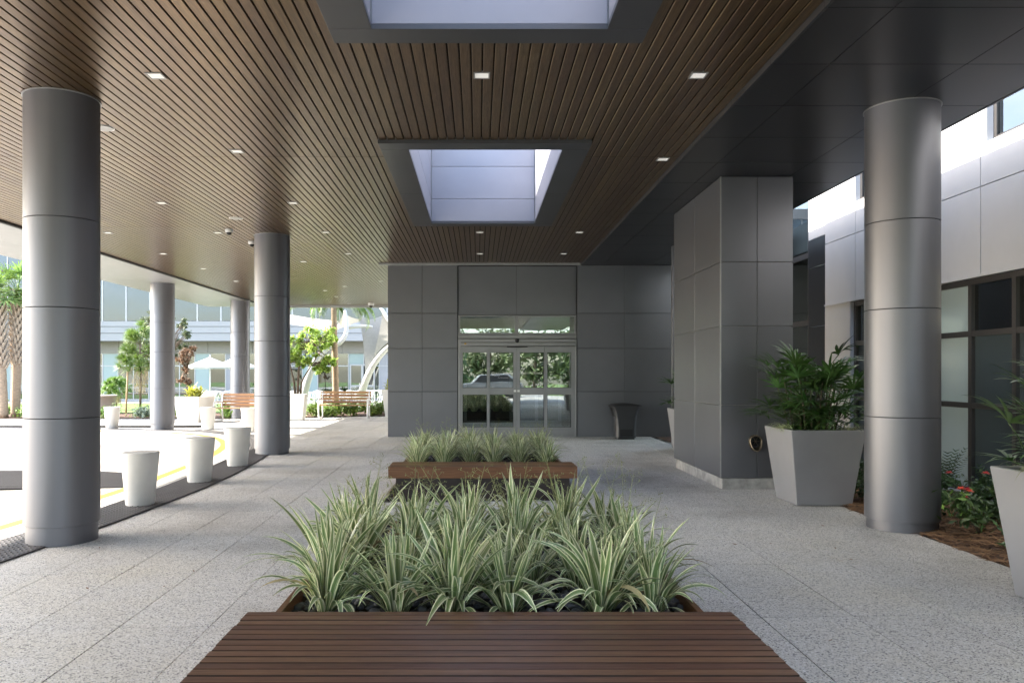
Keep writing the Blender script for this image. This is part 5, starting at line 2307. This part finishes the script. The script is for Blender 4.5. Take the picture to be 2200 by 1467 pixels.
# shade sails with curved white masts
def sail(pts, label, nu=10, sag=.25, name='shade_sail'):
    """four corners (hypar) or three with one doubled"""
    A, B, C_, D = [Vector(p) for p in pts]
    o0 = (A + B + C_ + D) / 4
    o0.z = 0
    mb = MB()
    n = nu
    for i in range(n + 1):
        for j in range(n + 1):
            u, v = i / n, j / n
            # pull edges inward for catenary borders
            uu = u + (u - .5) * -sag * 4 * v * (1 - v)
            vv = v + (v - .5) * -sag * 4 * u * (1 - u)
            p = A.lerp(B, uu).lerp(D.lerp(C_, uu), vv)
            mb.v.append(tuple(p - o0))
    for i in range(n):
        for j in range(n):
            a = i * (n + 1) + j
            mb.face([a, a + 1, a + n + 2, a + n + 1], True)
    t = thing(name, tuple(o0), label, 'shade sail', 'white shade sails over the patio')
    mk('fabric', mb, M['sail'], t, world=False)
    return t


def mast(pts, r, label):
    P = [Vector(p) for p in pts]
    o0 = P[0].copy()
    Q = []
    for i in range(17):
        u = i / 16
        q = [p.copy() for p in P]
        while len(q) > 1:
            q = [q[k].lerp(q[k + 1], u) for k in range(len(q) - 1)]
        Q.append(q[0] - o0)
    o = mk('sail_mast', MB().tube(Q, [r * (1 - .45 * i / 16) for i in range(17)], 10), M['mast'], loc=o0)
    tag(o, label, 'mast', 'curved white sail masts')


sail([W(560, 690, 42), W(722, 715, 37), W(735, 690, 39), W(600, 670, 42)], 'broad pale shade sail stretched behind the leafy tree')
sail([W(738, 671, 37), W(705, 722, 36.5), W(728, 706, 39), W(785, 688, 38)], 'small peaked shade sail in front of the palm trunk', sag=.18)
sail([W(768, 668, 38), W(786, 840, 37), W(815, 750, 37.5), W(824, 677, 38.2)], 'tall white shade sail hanging to a point beside the entrance front corner', sag=.22)
sail([W(822, 664, 37), W(800, 775, 37.2), W(836, 735, 37.6), W(850, 665, 37)], 'cream shade sail cut off by the entrance front corner', sag=.18)
mast([W(650, 862, 36), W(662, 800, 36), W(680, 755, 36), W(716, 742, 36.5)], .2, 'curved white mast rising left of the palm trunk')
mast([W(717, 742, 36.5), W(755, 730, 36.5), W(745, 690, 36.8), W(741, 668, 37)], .13, 'hooked white mast carrying the small peaked sail')
mast([W(776, 848, 36), W(790, 800, 36), W(808, 765, 36), W(845, 738, 36)], .18, 'curved white mast leaning behind the entrance front corner')
mast([W(747, 703, 37), W(765, 700, 37), W(780, 700, 37.2), W(800, 702, 37.4)], .11, 'straight white strut between the two peaked sails')
mast([W(848, 700, 37), W(835, 690, 37), W(828, 675, 37), W(818, 661, 37)], .13, 'short curved white strut at the entrance front corner near the canopy')

sheet('backdrop_lawn', [-60, -20, -8, 0, 8, 20, 60], [-70, -45, -30, -18.5], -.02, M['lawn'])  # lawn added behind the camera to darken reflections in the door glass
# trees and cars of the car park behind the camera, seen in the door glass
for i, (x, y, lb) in enumerate([(-9, -24, 'dark rounded tree reflected in the left door pane'), (-3, -27, 'rounded tree reflected above the car in the doors'), (5, -30, 'rounded tree reflected in the right door leaf'), (12, -26, 'rounded tree reflected at the right end of the doors'), (1, -34, 'tall rounded tree far back, reflected between the two door leaves'), (-7, -36, 'tall rounded tree far back, reflected in the left door leaf'), (9, -38, 'tall rounded tree far back, reflected in the right side pane'), (-14, -33, 'rounded tree reflected at the left end of the doors')]):
    z0 = ghz(x, y)
    r_ = random.Random(i)
    cr = [(Vector((x + r_.uniform(-2, 2), y + r_.uniform(-1.5, 1.5), z0 + r_.uniform(1.4, 5.4))), 1.2) for _ in range(14)]
    tree(x, y, lb, [([Vector((x, y, z0)), Vector((x, y, z0 + 1.4)), Vector((x + .1, y, z0 + 3)), Vector((x, y, z0 + 4.5))], [.2, .16, .12, .05])], cr, 2600, .3, M['treedark'], 40 + i, z0)


def car(x, y, rz, mat, label):
    t = thing('parked_car', (x, y, ghz(x, y)), label, 'car', 'cars parked behind the photographer', rz)
    prof = [(-2.2, .3), (-2.25, .75), (-2.1, .95), (-1.3, 1.05), (-.7, 1.6), (1.3, 1.65), (1.95, 1.1), (2.2, 1.0), (2.25, .4), (2.2, .3)]
    mb = MB()
    for yy, k in ((-.9, 1), (.9, 1)):
        mb.v += [(px, yy * (.86 if pz > 1.3 else 1), pz) for px, pz in prof]
    n = len(prof)
    for q in range(n):
        mb.face([q, (q + 1) % n, n + (q + 1) % n, n + q])
    mb.face(list(range(n))[::-1])
    mb.face(list(range(n, 2 * n)))
    mk('body', mb, mat, t, .05, world=False)
    gl = MB()
    for yy in (-.9, .9):
        e = .012 if yy > 0 else -.012
        gl.poly([(-1.1, yy + e, 1.1), (1.75, yy + e, 1.1), (1.2, yy * .87 + e, 1.56), (-.65, yy * .87 + e, 1.54)])
    mk('window', gl, M['black'], t, world=False)
    for wx in (-1.4, 1.4):
        for yy in (-.92, .72):
            mk('wheel', MB().tube([(wx, yy, .34), (wx, yy + .2, .34)], .34, 20), M['tyre'], t, world=False)


car(-4.5, -15, R(8), M['carwhite'], 'white car reflected in the left door pane')
car(.8, -16, R(-4), M['cardark'], 'silver car reflected in the right door leaf')
